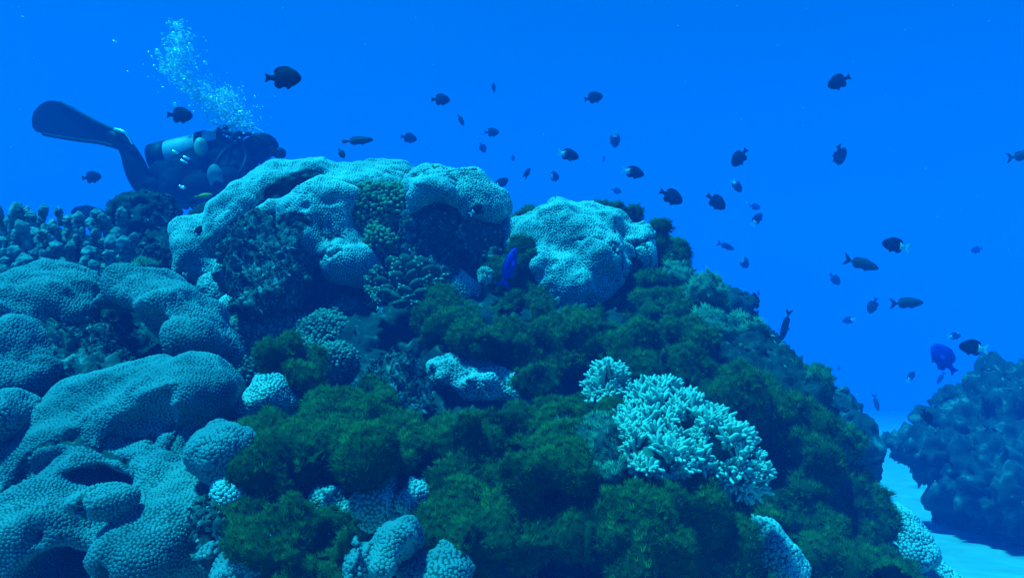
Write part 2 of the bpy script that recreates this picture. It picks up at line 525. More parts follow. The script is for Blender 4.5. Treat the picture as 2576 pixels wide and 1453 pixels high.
# ------------------------------------------------------------------ materials
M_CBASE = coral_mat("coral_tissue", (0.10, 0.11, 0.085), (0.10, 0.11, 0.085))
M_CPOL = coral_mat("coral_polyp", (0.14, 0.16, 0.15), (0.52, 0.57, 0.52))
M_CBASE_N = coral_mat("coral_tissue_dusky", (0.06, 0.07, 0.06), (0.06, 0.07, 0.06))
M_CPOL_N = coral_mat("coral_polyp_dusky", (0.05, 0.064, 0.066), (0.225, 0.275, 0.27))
M_ROCK = rock_mat("reef_rock", (0.008, 0.012, 0.012), (0.035, 0.045, 0.038), (0.24, 0.27, 0.23), 24, 0.44, 0.74)
M_ROCK_D = rock_mat("dark_rock", (0.008, 0.012, 0.012), (0.03, 0.04, 0.035), (0.10, 0.13, 0.11), 16, 0.42, 0.74)
def tone_mat(name, a, b, rough=0.8, trans=0.0, pts=None):
    def f(nt, N, L, s):
        s.inputs["Roughness"].default_value = rough; s.inputs["Specular IOR Level"].default_value = 0.15
        t = N.new("ShaderNodeAttribute"); t.attribute_name = "tone"
        r = ramp(N, pts or [(0.0, a), (1.0, b)]); L.new(t.outputs["Fac"], r.inputs[0])
        n = noise_node(N, L, 9, 4); r2 = ramp(N, [(0.32, (0.6, 0.64, 0.7)), (0.5, (0.9, 0.9, 0.88)), (0.68, (1.2, 1.12, 1.0))]); L.new(n.outputs[0], r2.inputs[0])
        c = mix(N, L, 1.0, r.outputs[0], r2.outputs[0], 'MULTIPLY')
        L.new(c, s.inputs["Base Color"])
        if trans > 0:
            tr = N.new("ShaderNodeBsdfTranslucent"); L.new(c, tr.inputs[0])
            ms = N.new("ShaderNodeMixShader"); ms.inputs[0].default_value = trans
            L.new(s.outputs[0], ms.inputs[1]); L.new(tr.outputs[0], ms.inputs[2])
            L.new(ms.outputs[0], N["Material Output"].inputs[0])
    return mat(name, f)
M_GREEN = tone_mat("green_tentacle", (0.045, 0.056, 0.008), (0.15, 0.18, 0.030), trans=0.2)
M_GREEN_B = simple("green_mound", (0.03, 0.038, 0.007), 0.95, 0.1, 0.3, 30)
M_TEAL = tone_mat("teal_tentacle", (0.14, 0.21, 0.13), (0.30, 0.40, 0.26), trans=0.3)
M_TEAL_B = simple("teal_mound", (0.05, 0.075, 0.06), 0.95, 0.1, 0.3, 30)
M_CHIP = tone_mat("rubble_chip", None, None, 0.9, pts=[(0.0, (0.02, 0.03, 0.03)), (0.7, (0.04, 0.05, 0.04)), (0.93, (0.16, 0.19, 0.15)), (1.0, (0.34, 0.36, 0.32))])
M_SAND = rock_mat("sand", (0.28, 0.31, 0.28), (0.36, 0.39, 0.35), (0.44, 0.47, 0.42), 6, 0.35, 0.7, 0.3)

M_ANEM = tone_mat("anemone_bubble", (0.16, 0.22, 0.09), (0.34, 0.42, 0.18), 0.35, trans=0.25)
M_CARPET = tone_mat("carpet_bubble", (0.14, 0.20, 0.14), (0.32, 0.40, 0.28), 0.4, trans=0.2)
M_PALE = tone_mat("pale_leafy", (0.16, 0.24, 0.14), (0.34, 0.42, 0.26), trans=0.25)
M_PALE_B = simple("pale_mound", (0.09, 0.12, 0.08), 0.95, 0.1, 0.3, 30)
M_STAG = simple("staghorn", (0.10, 0.14, 0.10), 0.7, 0.2, 0.18, 60)
M_STAG_TIP = simple("staghorn_tip", (0.52, 0.56, 0.42), 0.7, 0.2, 0.1, 60)
M_CAUL = simple("cauliflower", (0.06, 0.075, 0.045), 0.8, 0.15, 0.25, 60)
M_WART = simple("cauliflower_wart", (0.36, 0.42, 0.26), 0.8, 0.15, 0.2, 60)
M_FINGER = simple("finger_coral", (0.20, 0.23, 0.20), 0.9, 0.1, 0.75, 1.6)

M_RUBROCK = rock_mat("rubble_rock", (0.012, 0.016, 0.014), (0.085, 0.10, 0.08), (0.42, 0.45, 0.38), 40, 0.42, 0.68, 0.8)
M_FARROCK = rock_mat("far_rock", (0.012, 0.016, 0.015), (0.045, 0.055, 0.048), (0.20, 0.23, 0.20), 11, 0.40, 0.70, 0.6)
# ------------------------------------------------------------------ sea floor and the water itself
def sea_floor():
    n = 130
    gx = np.sign(np.linspace(-1, 1, n)) * np.abs(np.linspace(-1, 1, n)) ** 2.2 * 90
    gy = -12 + 72 * np.linspace(0, 1, n) ** 1.6
    X, Y = np.meshgrid(gx + 1.6, gy, indexing='ij')
    pts = np.stack([X, Y, np.zeros_like(X)], -1)
    Z = 0.05 * fbm(pts, 1.6, 3, 2.2) + 0.012 * fbm(pts, 0.25, 3, 4.4) - 0.14 * np.clip(Y - 2.6, -2, 100)
    V = np.stack([X, Y, Z], -1).reshape(-1, 3)
    i = np.arange(n * n).reshape(n, n)
    F = np.stack([i[:-1, :-1], i[1:, :-1], i[1:, 1:], i[:-1, 1:]], -1).reshape(-1, 4)
    o = link("sea_floor", mesh_np("sea_floor", V, F), M_SAND); o["kind"] = "structure"; o["label"] = "pale rippled sand floor of the channel between the reefs"
sea_floor()

def haze():
    bm = bmesh.new(); bmesh.ops.create_cube(bm, size=1.0)
    bmesh.ops.scale(bm, vec=(196, 120, 14.4), verts=bm.verts); bmesh.ops.translate(bm, vec=(0, 40, -4.3), verts=bm.verts)
    me = bpy.data.meshes.new("haze"); bm.to_mesh(me); bm.free()
    m = bpy.data.materials.new("sea_water"); m.use_nodes = True; nt = m.node_tree
    for x in list(nt.nodes):
        if x.type != 'OUTPUT_MATERIAL': nt.nodes.remove(x)
    v = nt.nodes.new("ShaderNodeVolumePrincipled")
    v.inputs["Color"].default_value = (0.0, 0.25, 1.0, 1); v.inputs["Density"].default_value = 0.057
    v.inputs["Anisotropy"].default_value = -0.2
    nt.links.new(v.outputs[0], nt.nodes["Material Output"].inputs["Volume"])
    o = link("haze", me, m); o["kind"] = "stuff"; o["label"] = "clear blue sea water filling the whole scene"
haze()
# ------------------------------------------------------------------ the reef's rock
ROCK = [
    E(850, 640, 2.80, 400, 190, .45, k=.08), E(1150, 790, 2.80, 400, 240, .50, k=.08), E(1480, 730, 2.85, 200, 180, .42, k=.08),
    E(1250, 990, 2.32, 580, 235, .58, k=.08), E(1050, 1380, 1.78, 700, 310, .62, k=.12), E(230, 1300, 1.80, 520, 380, .62, k=.12),
    E(150, 880, 2.35, 420, 210, .50, k=.10), E(1780, 1180, 2.30, 300, 380, .50, k=.12), E(1960, 1400, 2.30, 230, 200, .45, k=.12),
    E(330, 740, 2.95, 300, 100, .50, k=.10), E(640, 880, 2.45, 200, 180, .5, k=.1), E(130, 670, 2.62, 220, 85, .24, k=.06), E(1140, 650, 2.66, 150, 85, .30, k=.06),
    ('+', np.array((-0.1, 2.15, 0.0), np.float32), np.array((1.2, 1.1, 0.5), np.float32), np.eye(3, dtype=np.float32), .15),
    S(800, 740, 2.05, 120, 45, .38, k=.05), S(1105, 535, 2.14, 80, 48, .28, k=.04), S(985, 855, 1.80, 95, 95, .45, k=.04),
    S(240, 930, 1.45, 170, 100, .42, k=.06), S(1690, 910, 1.75, 60, 60, .15, k=.05), S(165, 1425, 1.15, 85, 75, .25, k=.03), S(440, 1125, 1.35, 50, 50, .2, k=.03),
]
rock_mass("reef_rock", ROCK, 0.022, M_ROCK, 1, [(0.16, 0.020, 3, 'fbm'), (0.05, 0.014, 3, 'billow'), (0.02, 0.007, 2, 'ridge')],
          label="dark pitted rock of the main reef mound under the corals", kind="structure", chips=4500, chip_mat=M_CHIP, chip_size=0.006,
          lo=(-1.9, 0.75, -0.1), hi=(1.75, 3.5, 1.45))

_RAY_D = np.linspace(0.75, 3.6, 700)
def surf(u, v, prims=None):
    """distance at which the rock (or another mass) stands in a given direction"""
    pts = np.array([P(u, v, d) for d in _RAY_D], np.float32)
    s = sdf(prims or ROCK, pts); k = np.argmax(s < 0)
    return float(_RAY_D[k]) if s[k] < 0 else 2.6

def carved(prims, holes):
    """hollows cut into a mass where its face stands: (u, v, ru, rv, rd, rot, push)"""
    out = list(prims)
    for u, v, ru, rv, rd, rot, push in holes:
        out.append(S(u, v, surf(u, v, prims) + push, ru, rv, rd, rot, k=.018))
    return out

def B(u, v, ru, rv, rd, off=0.0, rot=0, k=.018):
    """a lump resting on the rock: its centre sits `off` metres beyond the rock's face"""
    return E(u, v, surf(u, v) + off, ru, rv, rd, rot, k)
# ------------------------------------------------------------------ pale stony corals
DOME = carved([
    E(800, 545, 2.72, 215, 140, .34, rot=0), E(930, 520, 2.70, 150, 100, .30), E(640, 600, 2.55, 115, 120, .22, rot=-35), E(530, 635, 2.45, 45, 95, .14, rot=-48), E(500, 672, 2.42, 62, 40, .14, rot=-30, k=.06), E(590, 690, 2.38, 80, 40, .13, rot=-10, k=.06),
    E(870, 560, 2.50, 150, 110, .22, rot=15), E(790, 610, 2.42, 90, 70, .16, rot=25), E(880, 650, 2.34, 80, 55, .13, rot=20), E(985, 480, 2.72, 75, 55, .2)],
    [(955, 545, 70, 66, .08, 20, 0), (745, 462, 78, 18, .06, -25, 0), (735, 560, 45, 26, .03, 0, 0), (585, 580, 9, 90, .06, 40, 0), (695, 640, 45, 45, .08, 0, 0),
     (820, 505, 130, 8, .04, -10, 0), (660, 500, 70, 10, .05, -45, 0), (905, 470, 60, 8, .03, 10, 0), (800, 700, 60, 20, .08, 0, 0)])
stony_coral("dome_coral", "largest pale dome coral crowning the reef, wrapped round a green anemone", "coral", DOME,
    0.012, 0.0088, M_CBASE, M_CPOL, ROCK, seams=(0.16, 0.10), dead=[E(745, 468, 2.46, 80, 26, .16, rot=-25), E(735, 565, 2.30, 50, 34, .16), E(690, 640, 2.3, 50, 55, .2)], dead_noise=(0.14, 0.72), lump=(0.16, 0.022))

stony_coral("knobby_coral", "cluster of rounded pale coral knobs overhanging a dark hollow at the reef crest", "coral", [
    E(1085, 470, 2.45, 62, 48, .12), E(1100, 478, 2.33, 72, 34, .12, rot=12), E(1185, 470, 2.50, 58, 42, .12), E(1230, 515, 2.48, 52, 48, .12, rot=30),
    E(1195, 530, 2.42, 52, 34, .10), E(1060, 500, 2.38, 30, 50, .09), E(1150, 500, 2.42, 50, 50, .1), S(1105, 540, 2.16, 62, 36, .19, k=.03),
    S(1150, 460, 2.30, 6, 30, .06, rot=-30, k=.02)],
    0.011, 0.0094, M_CBASE, M_CPOL, None, seams=(0.10, 0.13), dead=[E(1105, 545, 2.3, 55, 30, .2)], lump=(0.08, 0.010), away=-0.7)

def lowered(prims, dz): return [(o, c - np.array((0, 0, dz), np.float32), r, M, k) for o, c, r, M, k in prims]
stony_coral("boulder_coral", "pale lobed boulder coral on the reef shoulder below the white-tailed fish", "coral", lowered([
    E(1430, 590, 2.52, 120, 80, .24), E(1490, 560, 2.55, 90, 60, .2), E(1330, 600, 2.45, 70, 45, .16, rot=-15), E(1500, 650, 2.40, 95, 80, .18, rot=20),
    E(1400, 640, 2.36, 75, 42, .12), E(1450, 710, 2.32, 85, 50, .13), E(1580, 620, 2.55, 50, 70, .16), E(1345, 655, 2.34, 45, 40, .1), E(1620, 590, 2.6, 42, 48, .12),
    E(1290, 585, 2.5, 45, 30, .1, rot=-20), E(1600, 660, 2.5, 45, 60, .12, rot=10), E(1390, 690, 2.3, 40, 30, .07), E(1420, 745, 2.28, 50, 25, .06)], .018),
    0.012, 0.0090, M_CBASE, M_CPOL, ROCK, seams=(0.12, 0.12), dead=[E(1590, 690, 2.4, 30, 40, .14)], lump=(0.11, 0.018), wob=1.2)

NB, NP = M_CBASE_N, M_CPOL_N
TERR = carved([
    E(215, 1235, 1.30, 340, 420, .085, rot=6, k=.05, tilt=-52), E(470, 1300, 1.22, 150, 250, .07, rot=10, k=.05, tilt=-45), E(330, 1040, 1.43, 165, 70, .12, rot=-30, k=.05), E(480, 990, 1.42, 112, 80, .13, rot=-5, k=.04),
    E(120, 1150, 1.42, 130, 60, .12, rot=-30, k=.05), E(350, 1390, 1.10, 125, 85, .07, k=.07), E(90, 1330, 1.18, 130, 90, .08, k=.06), E(250, 1258, 1.10, 82, 34, .05, k=.02), E(550, 1320, 1.2, 75, 60, .06, k=.05)],
    [(250, 1203, 90, 16, .10, 8, .02), (345, 1080, 85, 36, .045, -30, 0), (440, 1125, 42, 42, .13, 0, 0), (165, 1425, 72, 62, .17, 0, .04), (195, 1280, 24, 15, .06, 0, .01), (95, 1350, 14, 30, .05, 0, .01),
     (400, 1000, 60, 14, .03, -30, 0), (530, 1180, 60, 10, .05, 25, 0), (90, 1170, 60, 10, .05, -30, 0)])
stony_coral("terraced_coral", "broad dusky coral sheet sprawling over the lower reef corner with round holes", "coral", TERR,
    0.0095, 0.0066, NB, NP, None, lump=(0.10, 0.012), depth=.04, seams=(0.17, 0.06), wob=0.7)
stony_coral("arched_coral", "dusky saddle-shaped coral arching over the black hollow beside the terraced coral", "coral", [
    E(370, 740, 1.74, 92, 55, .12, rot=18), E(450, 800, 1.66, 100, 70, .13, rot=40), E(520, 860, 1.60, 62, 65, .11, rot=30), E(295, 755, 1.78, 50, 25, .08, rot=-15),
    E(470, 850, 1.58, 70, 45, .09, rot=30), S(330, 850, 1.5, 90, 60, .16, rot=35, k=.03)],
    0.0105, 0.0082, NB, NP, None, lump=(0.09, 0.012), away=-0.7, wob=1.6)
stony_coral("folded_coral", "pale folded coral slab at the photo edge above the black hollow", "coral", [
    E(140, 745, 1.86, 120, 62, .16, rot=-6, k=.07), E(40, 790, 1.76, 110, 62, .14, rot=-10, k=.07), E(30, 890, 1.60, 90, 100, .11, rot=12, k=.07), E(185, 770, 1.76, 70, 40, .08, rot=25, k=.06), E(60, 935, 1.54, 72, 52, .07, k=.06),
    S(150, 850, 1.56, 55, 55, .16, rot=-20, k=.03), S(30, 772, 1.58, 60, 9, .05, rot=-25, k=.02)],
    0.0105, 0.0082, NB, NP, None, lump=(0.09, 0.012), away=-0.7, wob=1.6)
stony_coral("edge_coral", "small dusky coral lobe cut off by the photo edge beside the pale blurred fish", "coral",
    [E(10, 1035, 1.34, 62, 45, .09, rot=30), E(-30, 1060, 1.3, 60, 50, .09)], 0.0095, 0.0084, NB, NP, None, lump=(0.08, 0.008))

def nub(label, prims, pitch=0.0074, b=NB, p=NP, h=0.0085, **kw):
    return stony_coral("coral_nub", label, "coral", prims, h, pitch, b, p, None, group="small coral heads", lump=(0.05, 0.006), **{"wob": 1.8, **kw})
nub("round coral head between the terraced coral and the green mat", [E(555, 1125, 1.20, 74, 62, .07), E(590, 1150, 1.19, 42, 60, .06)])
nub("wedge-shaped coral head tucked above the fuzzy green mound near the anemone carpet", [E(668, 1000, 1.48, 74, 44, .07, -20), E(712, 1005, 1.48, 34, 30, .05)], b=M_CBASE, p=M_CPOL)
nub("small upright coral head at the dark edge of the terraced coral", [E(600, 1245, 1.16, 40, 52, .05), E(590, 1205, 1.17, 30, 22, .03)], b=M_CBASE, p=M_CPOL)
nub("little oval coral button under the crusted rubble at the bottom", [E(515, 1385, 1.02, 38, 28, .035)])
nub("tilted coral loaf sinking into shadow at the bottom edge", [E(610, 1420, 1.02, 80, 55, .06, -25), E(680, 1400, 1.05, 60, 50, .06, -25)])
nub("pale coral head peeping out between pocillopora and green tufts on the crest slope", [B(1165, 725, 58, 38, .07, .02, 30), B(1125, 690, 35, 20, .04, .02, 30)], 0.0098, M_CBASE, M_CPOL)
nub("long pale coral bar lit under the dark green ledge", [B(1160, 950, 80, 40, .09, .03, 10, .05), B(1270, 975, 90, 42, .09, .03, 12, .05), B(1340, 990, 50, 30, .06, .02, 12, .04)], 0.0086, M_CBASE, M_CPOL, wob=3.0)
nub("domed bright coral head beneath the overhanging green mat, middle of three", [E(948, 1235, 1.20, 60, 62, .055, 5, .04), E(925, 1262, 1.19, 45, 32, .04, 0, .03)], 0.0076, M_CBASE, M_CPOL, wob=3.0)
nub("broad coral head beneath the overhanging green mat, leftmost of three", [E(840, 1275, 1.20, 72, 46, .05, 12, .04), E(798, 1292, 1.21, 45, 36, .045, 0, .03)], 0.0076, M_CBASE, M_CPOL, wob=3.0)
nub("slanting coral head against the great green mound, rightmost of three", [E(1030, 1280, 1.19, 52, 74, .045, 20, .04), E(1062, 1228, 1.2, 34, 44, .045, 0, .03)], 0.0076, M_CBASE, M_CPOL, wob=3.0)
_g = np.random.default_rng(8)
nub("ragged bright coral lump at the bottom beside bushy green clumps", [E(950, 1390, 1.04, 46, 40, .04)] + [E(950 + 76 * math.cos(t) * q, 1385 + 66 * math.sin(t) * q, 1.01 + .025 * _g.normal(), _g.uniform(13, 30), _g.uniform(12, 24), .020, k=.006)
    for t, q in zip(_g.random(20) * 6.28, np.sqrt(_g.random(20)))] + [E(1010, 1320, 1.03, 30, 22, .03), E(1035, 1355, 1.03, 26, 30, .03), E(895, 1435, .99, 32, 26, .03)], 0.0066, NB, NP, seams=(0.05, 0.10), wob=1.6, h=.0065)
nub("coral patch cut by the bottom edge below the great green mound", [E(1085, 1452, 1.02, 70, 40, .05, 10, .03), E(1120, 1425, 1.05, 35, 30, .04)], 0.0076, NB, NP, wob=3.0)
nub("steep bright coral strip by the bottom edge right of the great green mound", [E(1945, 1380, 1.42, 48, 90, .09, -28), E(1985, 1440, 1.38, 40, 50, .07, -28)], 0.0100, M_CBASE, M_CPOL)
nub("coral apron at the foot of the dark green overhang beside the sand", [E(2250, 1330, 2.35, 62, 62, .14), E(2270, 1380, 2.3, 70, 40, .12)], 0.0135, M_CBASE, M_CPOL, h=0.014)
nub("low coral crust spreading onto the sand at the lower channel", [E(2340, 1435, 2.45, 95, 34, .16, 22)], 0.0135, M_CBASE, M_CPOL, h=0.014)
nub("knuckled coral ridge by the arched coral and the carpet anemone", [B(560, 735, 55, 35, .07, .02, 25), B(600, 775, 40, 22, .05, .01, 10)], 0.0095, M_CBASE, M_CPOL)
nub("small coral shelf peeping out behind the saddle-shaped arched coral", [E(300, 722, 1.9, 50, 26, .07)], 0.0095)
nub("bright coral crest poking up inside the anemone carpet", [B(775, 890, 45, 24, .06, .01, 20)], 0.0095, M_CBASE, M_CPOL)
# ------------------------------------------------------------------ green soft corals
def mat_coral(label, prims, pitch, h=0.012, **kw):
    return soft_coral("green_soft_coral", label, prims, h, pitch, M_GREEN_B, M_GREEN, None, group="green soft corals on the reef", **kw)
mat_coral("great dark green fuzzy soft coral mound filling the bottom middle below the white staghorn", [
    E(1180, 1085, 1.38, 120, 62, .10, -15, .014), E(1320, 1070, 1.42, 110, 62, .10, 0, .014), E(1450, 1075, 1.42, 110, 66, .10, 5, .014), E(1230, 1150, 1.30, 110, 62, .10, -10, .014), E(1380, 1150, 1.30, 110, 66, .10, 0, .014), E(1170, 1235, 1.22, 95, 78, .10, 0, .014), E(1300, 1240, 1.20, 110, 82, .11, 0, .014), E(1190, 1315, 1.15, 115, 66, .10, 0, .014), E(1360, 1310, 1.18, 110, 58, .10, 0, .014), E(1230, 1450, 1.5, 190, 80, .12, 0, .014),
    E(1450, 1250, 1.20, 100, 82, .10, 0, .014), E(1570, 1270, 1.20, 110, 75, .10, 0, .014), E(1690, 1260, 1.28, 110, 75, .10, 20, .014), E(1800, 1310, 1.32, 95, 75, .10, 30, .014), E(1500, 1315, 1.19, 110, 52, .10, 0, .014), E(1650, 1320, 1.22, 120, 52, .10, 8, .014), E(1790, 1370, 1.30, 100, 56, .10, 20, .014), E(1560, 1460, 1.55, 330, 85, .12, 0, .014), E(1830, 1430, 1.55, 120, 110, .10, 30, .014)], 0.0092, depth=.2)
mat_coral("fuzzy green soft coral mound sloping down above three bright coral heads", [
    E(880, 1030, 1.46, 120, 62, .09, 8, .02), E(780, 1060, 1.42, 110, 58, .09, -22, .02), E(690, 1110, 1.36, 75, 62, .09, -30, .02), E(870, 1100, 1.32, 120, 52, .09, -5, .02), E(985, 1100, 1.34, 90, 55, .09, 22, .02), E(750, 1140, 1.26, 105, 52, .08, -22, .02), E(680, 1200, 1.22, 60, 66, .08, -25, .02),
    E(880, 1125, 1.22, 120, 36, .09, -5, .02), E(1000, 1130, 1.26, 75, 40, .08, 20, .02), E(930, 985, 1.52, 60, 40, .07, 20, .014)], 0.0088)
mat_coral("little mop of green soft coral above the sloping mound by the carpet anemone", [E(745, 925, 1.56, 62, 32, .06, 20, .03), E(790, 960, 1.52, 60, 30, .06, 25, .03), E(720, 960, 1.5, 40, 25, .05, 30, .03)], 0.009)
mat_coral("bushy olive clumps of soft coral at the bottom edge beside the ragged coral lump", [
    E(800, 1330, 1.06, 60, 40, .05, -20), E(760, 1400, 1.02, 75, 50, .06, -30), E(870, 1310, 1.06, 40, 25, .014), E(830, 1410, 1.0, 60, 50, .014), E(720, 1445, 1.0, 55, 40, .014)], 0.0082, lumps=(0.04, 0.02), depth=.2)
mat_coral("green tufted soft coral cushion beneath the cauliflower coral", [B(1110, 790, 62, 45, .09, .01), B(1190, 800, 60, 42, .09, .0), B(1150, 850, 70, 45, .09, -.02), B(1090, 735, 30, 22, .05, .0)], 0.011)
mat_coral("upright mossy soft coral knob directly below the blue fish", [B(1310, 715, 78, 72, .13, -.0), B(1350, 760, 62, 62, .10, .0), B(1270, 780, 52, 50, .1, -.02)], 0.011)
mat_coral("long shaggy soft coral bank across the middle of the reef above the lit coral bar", [
    B(1190, 865, 80, 45, .10, -.02, 5), B(1300, 870, 85, 50, .10, -.03, 5), B(1400, 850, 85, 58, .12, -.04, -8), B(1490, 830, 85, 62, .13, -.04, 10), B(1570, 870, 80, 70, .12, -.04, 25), B(1350, 925, 85, 42, .09, -.02), B(1470, 920, 85, 52, .10, -.03, 8), B(1590, 950, 75, 58, .11, -.02, 30)], 0.0112)
mat_coral("tall mossy soft coral ridge running down the shoulder right of the boulder coral", [
    B(1600, 725, 85, 58, .13, -.05), B(1560, 790, 100, 60, .14, -.05, 10), B(1655, 800, 88, 80, .15, -.05, 35), B(1735, 900, 88, 88, .15, -.04, 45), B(1810, 1000, 80, 88, .15, -.04, 40), B(1720, 970, 80, 60, .1, 0, 30), B(1900, 1080, 70, 80, .12, -.03, 40)], 0.0120, h=.014)
mat_coral("dark green soft coral slope overhanging the coral apron near the sand channel", [
    E(1930, 1060, 2.15, 110, 90, .22, 35, .014), E(2010, 1150, 2.15, 120, 105, .24, 40, .014), E(2080, 1230, 2.12, 95, 90, .2, 40, .014), E(2150, 1265, 2.15, 70, 62, .15, 40, .014), E(1960, 1210, 1.95, 90, 110, .2, 0, .014), E(1930, 980, 2.3, 80, 60, .18, 30, .014), E(2030, 1080, 2.3, 110, 70, .2, 40, .014), B(1930, 1040, 80, 70, .12, -.02, 40), B(1990, 1140, 100, 100, .14, -.02, 40), B(1950, 1250, 90, 90, .12, -.02, 20)], 0.0152, h=.017, depth=.2)
mat_coral("low dark soft coral bank along the bottom edge right of the coral strip", [
    E(2060, 1340, 1.70, 110, 60, .14, 25, .014), E(2110, 1400, 1.72, 120, 60, .15, 25, .014), E(2080, 1440, 1.55, 140, 60, .13, 20, .014), E(1910, 1280, 1.5, 60, 40, .08, 30, .014), E(2210, 1465, 1.7, 110, 45, .12, 20, .014)], 0.0118, h=.014, depth=.2)
mat_coral("green tuft peeping over the crest between knobby coral and boulder coral", [E(1325, 545, 2.75, 48, 32, .09, -20)], 0.0145, h=.014)
mat_coral("brownish green tuft column on the far flank of the boulder coral", [E(1660, 610, 2.62, 28, 45, .08), E(1680, 665, 2.6, 34, 45, .09), E(1560, 540, 2.85, 40, 25, .08)], 0.0145, h=.014)

soft_coral("leafy_soft_coral", "pale yellow-green leafy soft coral on the upper edge of the slope", [
    E(1735, 745, 2.3, 40, 38, .12, 30), E(1785, 780, 2.28, 46, 46, .12, 30), E(1830, 835, 2.24, 46, 52, .12, 30), E(1790, 835, 2.15, 42, 44, .10, 30), E(1865, 900, 2.2, 42, 55, .11, 30), E(1705, 695, 2.4, 26, 28, .07)],
    0.012, 0.015, M_PALE_B, M_PALE, None, lumps=(0.05, 0.022), length=1.0)
soft_coral("leafy_soft_coral", "yellowish leafy soft coral rim on the dark slope above the channel", [
    E(1950, 985, 2.12, 60, 34, .08, 20), E(2000, 1010, 2.1, 40, 30, .08, 30)], 0.012, 0.014, M_PALE_B, M_GREEN, None, lumps=(0.05, 0.018))
soft_coral("feathery_soft_coral", "teal feathery soft coral clump below the white staghorn on the great mound", [
    E(1490, 1120, 1.25, 62, 52, .06, 0), E(1530, 1180, 1.20, 65, 52, .06, 0), E(1450, 1080, 1.28, 40, 36, .014)], 0.010, 0.0090, M_TEAL_B, M_TEAL, None, lumps=(0.035, 0.016), length=0.95)
soft_coral("drooping_soft_coral", "thin greenish soft coral patch on the slanting rib beside the dome coral foot", [B(520, 690, 45, 22, .05, .0, -40), B(490, 700, 30, 20, .04, .0, -40)], 0.011, 0.011, M_PALE_B, M_GREEN, None, lumps=(0.03, 0.01))
soft_coral("drooping_soft_coral", "low greenish soft coral pad in the gully behind the arched coral", [E(365, 678, 2.05, 42, 24, .06, 10)], 0.011, 0.011, M_PALE_B, M_TEAL, None, lumps=(0.03, 0.01))

# ------------------------------------------------------------------ anemones: bubble-shaped tentacles over a foot
def anemone(name, label, prims, h, pitch, mb, mt, tall=1.35):
    V, F = base_surface(prims, h, 1, None, [(0.08, 0.01, 2, 'fbm')]); N = normals_of(V, F); loc = V.mean(0)
    root = empty(name, loc, label, "anemone"); link("foot", mesh_np("foot", V - loc, F), mb, root)
    s = even_sites(np.concatenate([V, V[F].mean(1)]), pitch, 2); s = s + RNG.normal(0, pitch * .15, s.shape)
    i, d = nearest(V.astype(np.float64), s)
    tv, tfc = ICO1.copy(), ICO1F; tv[:, 2] = tv[:, 2] * 1.0 + 0.4; w = np.clip(0.55 + 0.5 * (tv[:, 2] + .6) / 2, .4, 1); tv[:, 0] *= w; tv[:, 1] *= w
    sz = pitch * .5 * (.75 + .6 * RNG.random(len(s)))
    PV, PF = stamp(tv, tfc, s, N[i] + np.array((0, -.15, .3)), sz, sz * tall, lean=.4)
    pm = mesh_np("tentacles", PV - loc, PF); attr(pm, "tone", np.repeat(RNG.random(len(s)), len(tv)))
    o = link("tentacles", pm, mt, root); o["kind"] = "stuff"
anemone("bubble_anemone", "yellow-green bubble anemone nestled in the hollow of the dome coral",
        [E(955, 540, 2.42, 74, 62, .10, 20), E(920, 515, 2.42, 50, 42, .07), E(995, 505, 2.46, 48, 32, .08), E(960, 600, 2.33, 38, 30, .06, 30), S(985, 555, 2.29, 26, 34, .07, k=.04)], 0.013, 0.0145, M_GREEN_B, M_ANEM)
anemone("carpet_anemone", "teal carpet anemone spreading in the gully below the dark cave",
        [B(640, 850, 72, 62, .09, -.02, -10), B(725, 850, 82, 55, .09, -.03), B(815, 850, 75, 62, .09, -.03, 20), B(760, 910, 95, 52, .09, -.03), B(850, 915, 50, 52, .08, -.02), B(870, 800, 48, 45, .08, -.01, -40), B(660, 920, 60, 45, .08, -.02)], 0.013, 0.0105, M_TEAL_B, M_CARPET)
# ------------------------------------------------------------------ white staghorn coral: a thicket of knobbed fingers
def finger_mesh(name, seed, L=0.027, r=0.0032, nubs=14, kids=3):
    g = np.random.default_rng(seed); tv, tf = [], []
    def limb(p, d, L, r, sides=6):
        d = d / np.linalg.norm(d); T, Bn, _ = frames(d[None]); T, Bn = T[0], Bn[0]
        st = [(0, 1.0), (.45, .95), (.8, .75), (.96, .42)]
        o = len(tv)
        for t, k in st:
            for s in range(sides):
                a = 6.28318 * s / sides; kk = r * k * (1 + .15 * g.normal())
                tv.append(p + d * L * t + (T * math.cos(a) + Bn * math.sin(a)) * kk)
        tv.append(p + d * L); c = len(tv) - 1
        for j in range(3):
            for s in range(sides):
                a, b = o + j * sides + s, o + j * sides + (s + 1) % sides
                tf.extend([(a, b, b + sides), (a, b + sides, a + sides)])
        for s in range(sides): tf.append((o + 18 + s, o + 18 + (s + 1) % sides, c))
    up = np.array((0, 0, 1.0)); limb(np.zeros(3), up + g.normal(0, .1, 3), L, r)
    for k in range(kids):
        a = 6.28 * (k + g.random()) / kids; h = L * (.2 + .4 * g.random())
        limb(up * h * .9, np.array((math.cos(a), math.sin(a), .9 + .5 * g.random())), L * (.50 + .22 * g.random()), r * .85)
    body = len(tv)
    for k in range(nubs):                       # side cups pointing up and out
        a = g.random() * 6.283; h = L * (.25 + .65 * g.random())
        q = np.array((math.cos(a), math.sin(a), 0)) * r * .85 + up * h
        w = ICO1 * np.array((.38, .38, .6)) * r
        o = len(tv); tv.extend(list(q + w)); tf.extend([tuple(x + o) for x in ICO1F])
    return mesh_np(name, np.array(tv), np.array(tf))
BR = [finger_mesh("branch", k, nubs=14, kids=7 + k % 2) for k in range(8)]
for m in BR: m.materials.append(M_STAG_TIP)

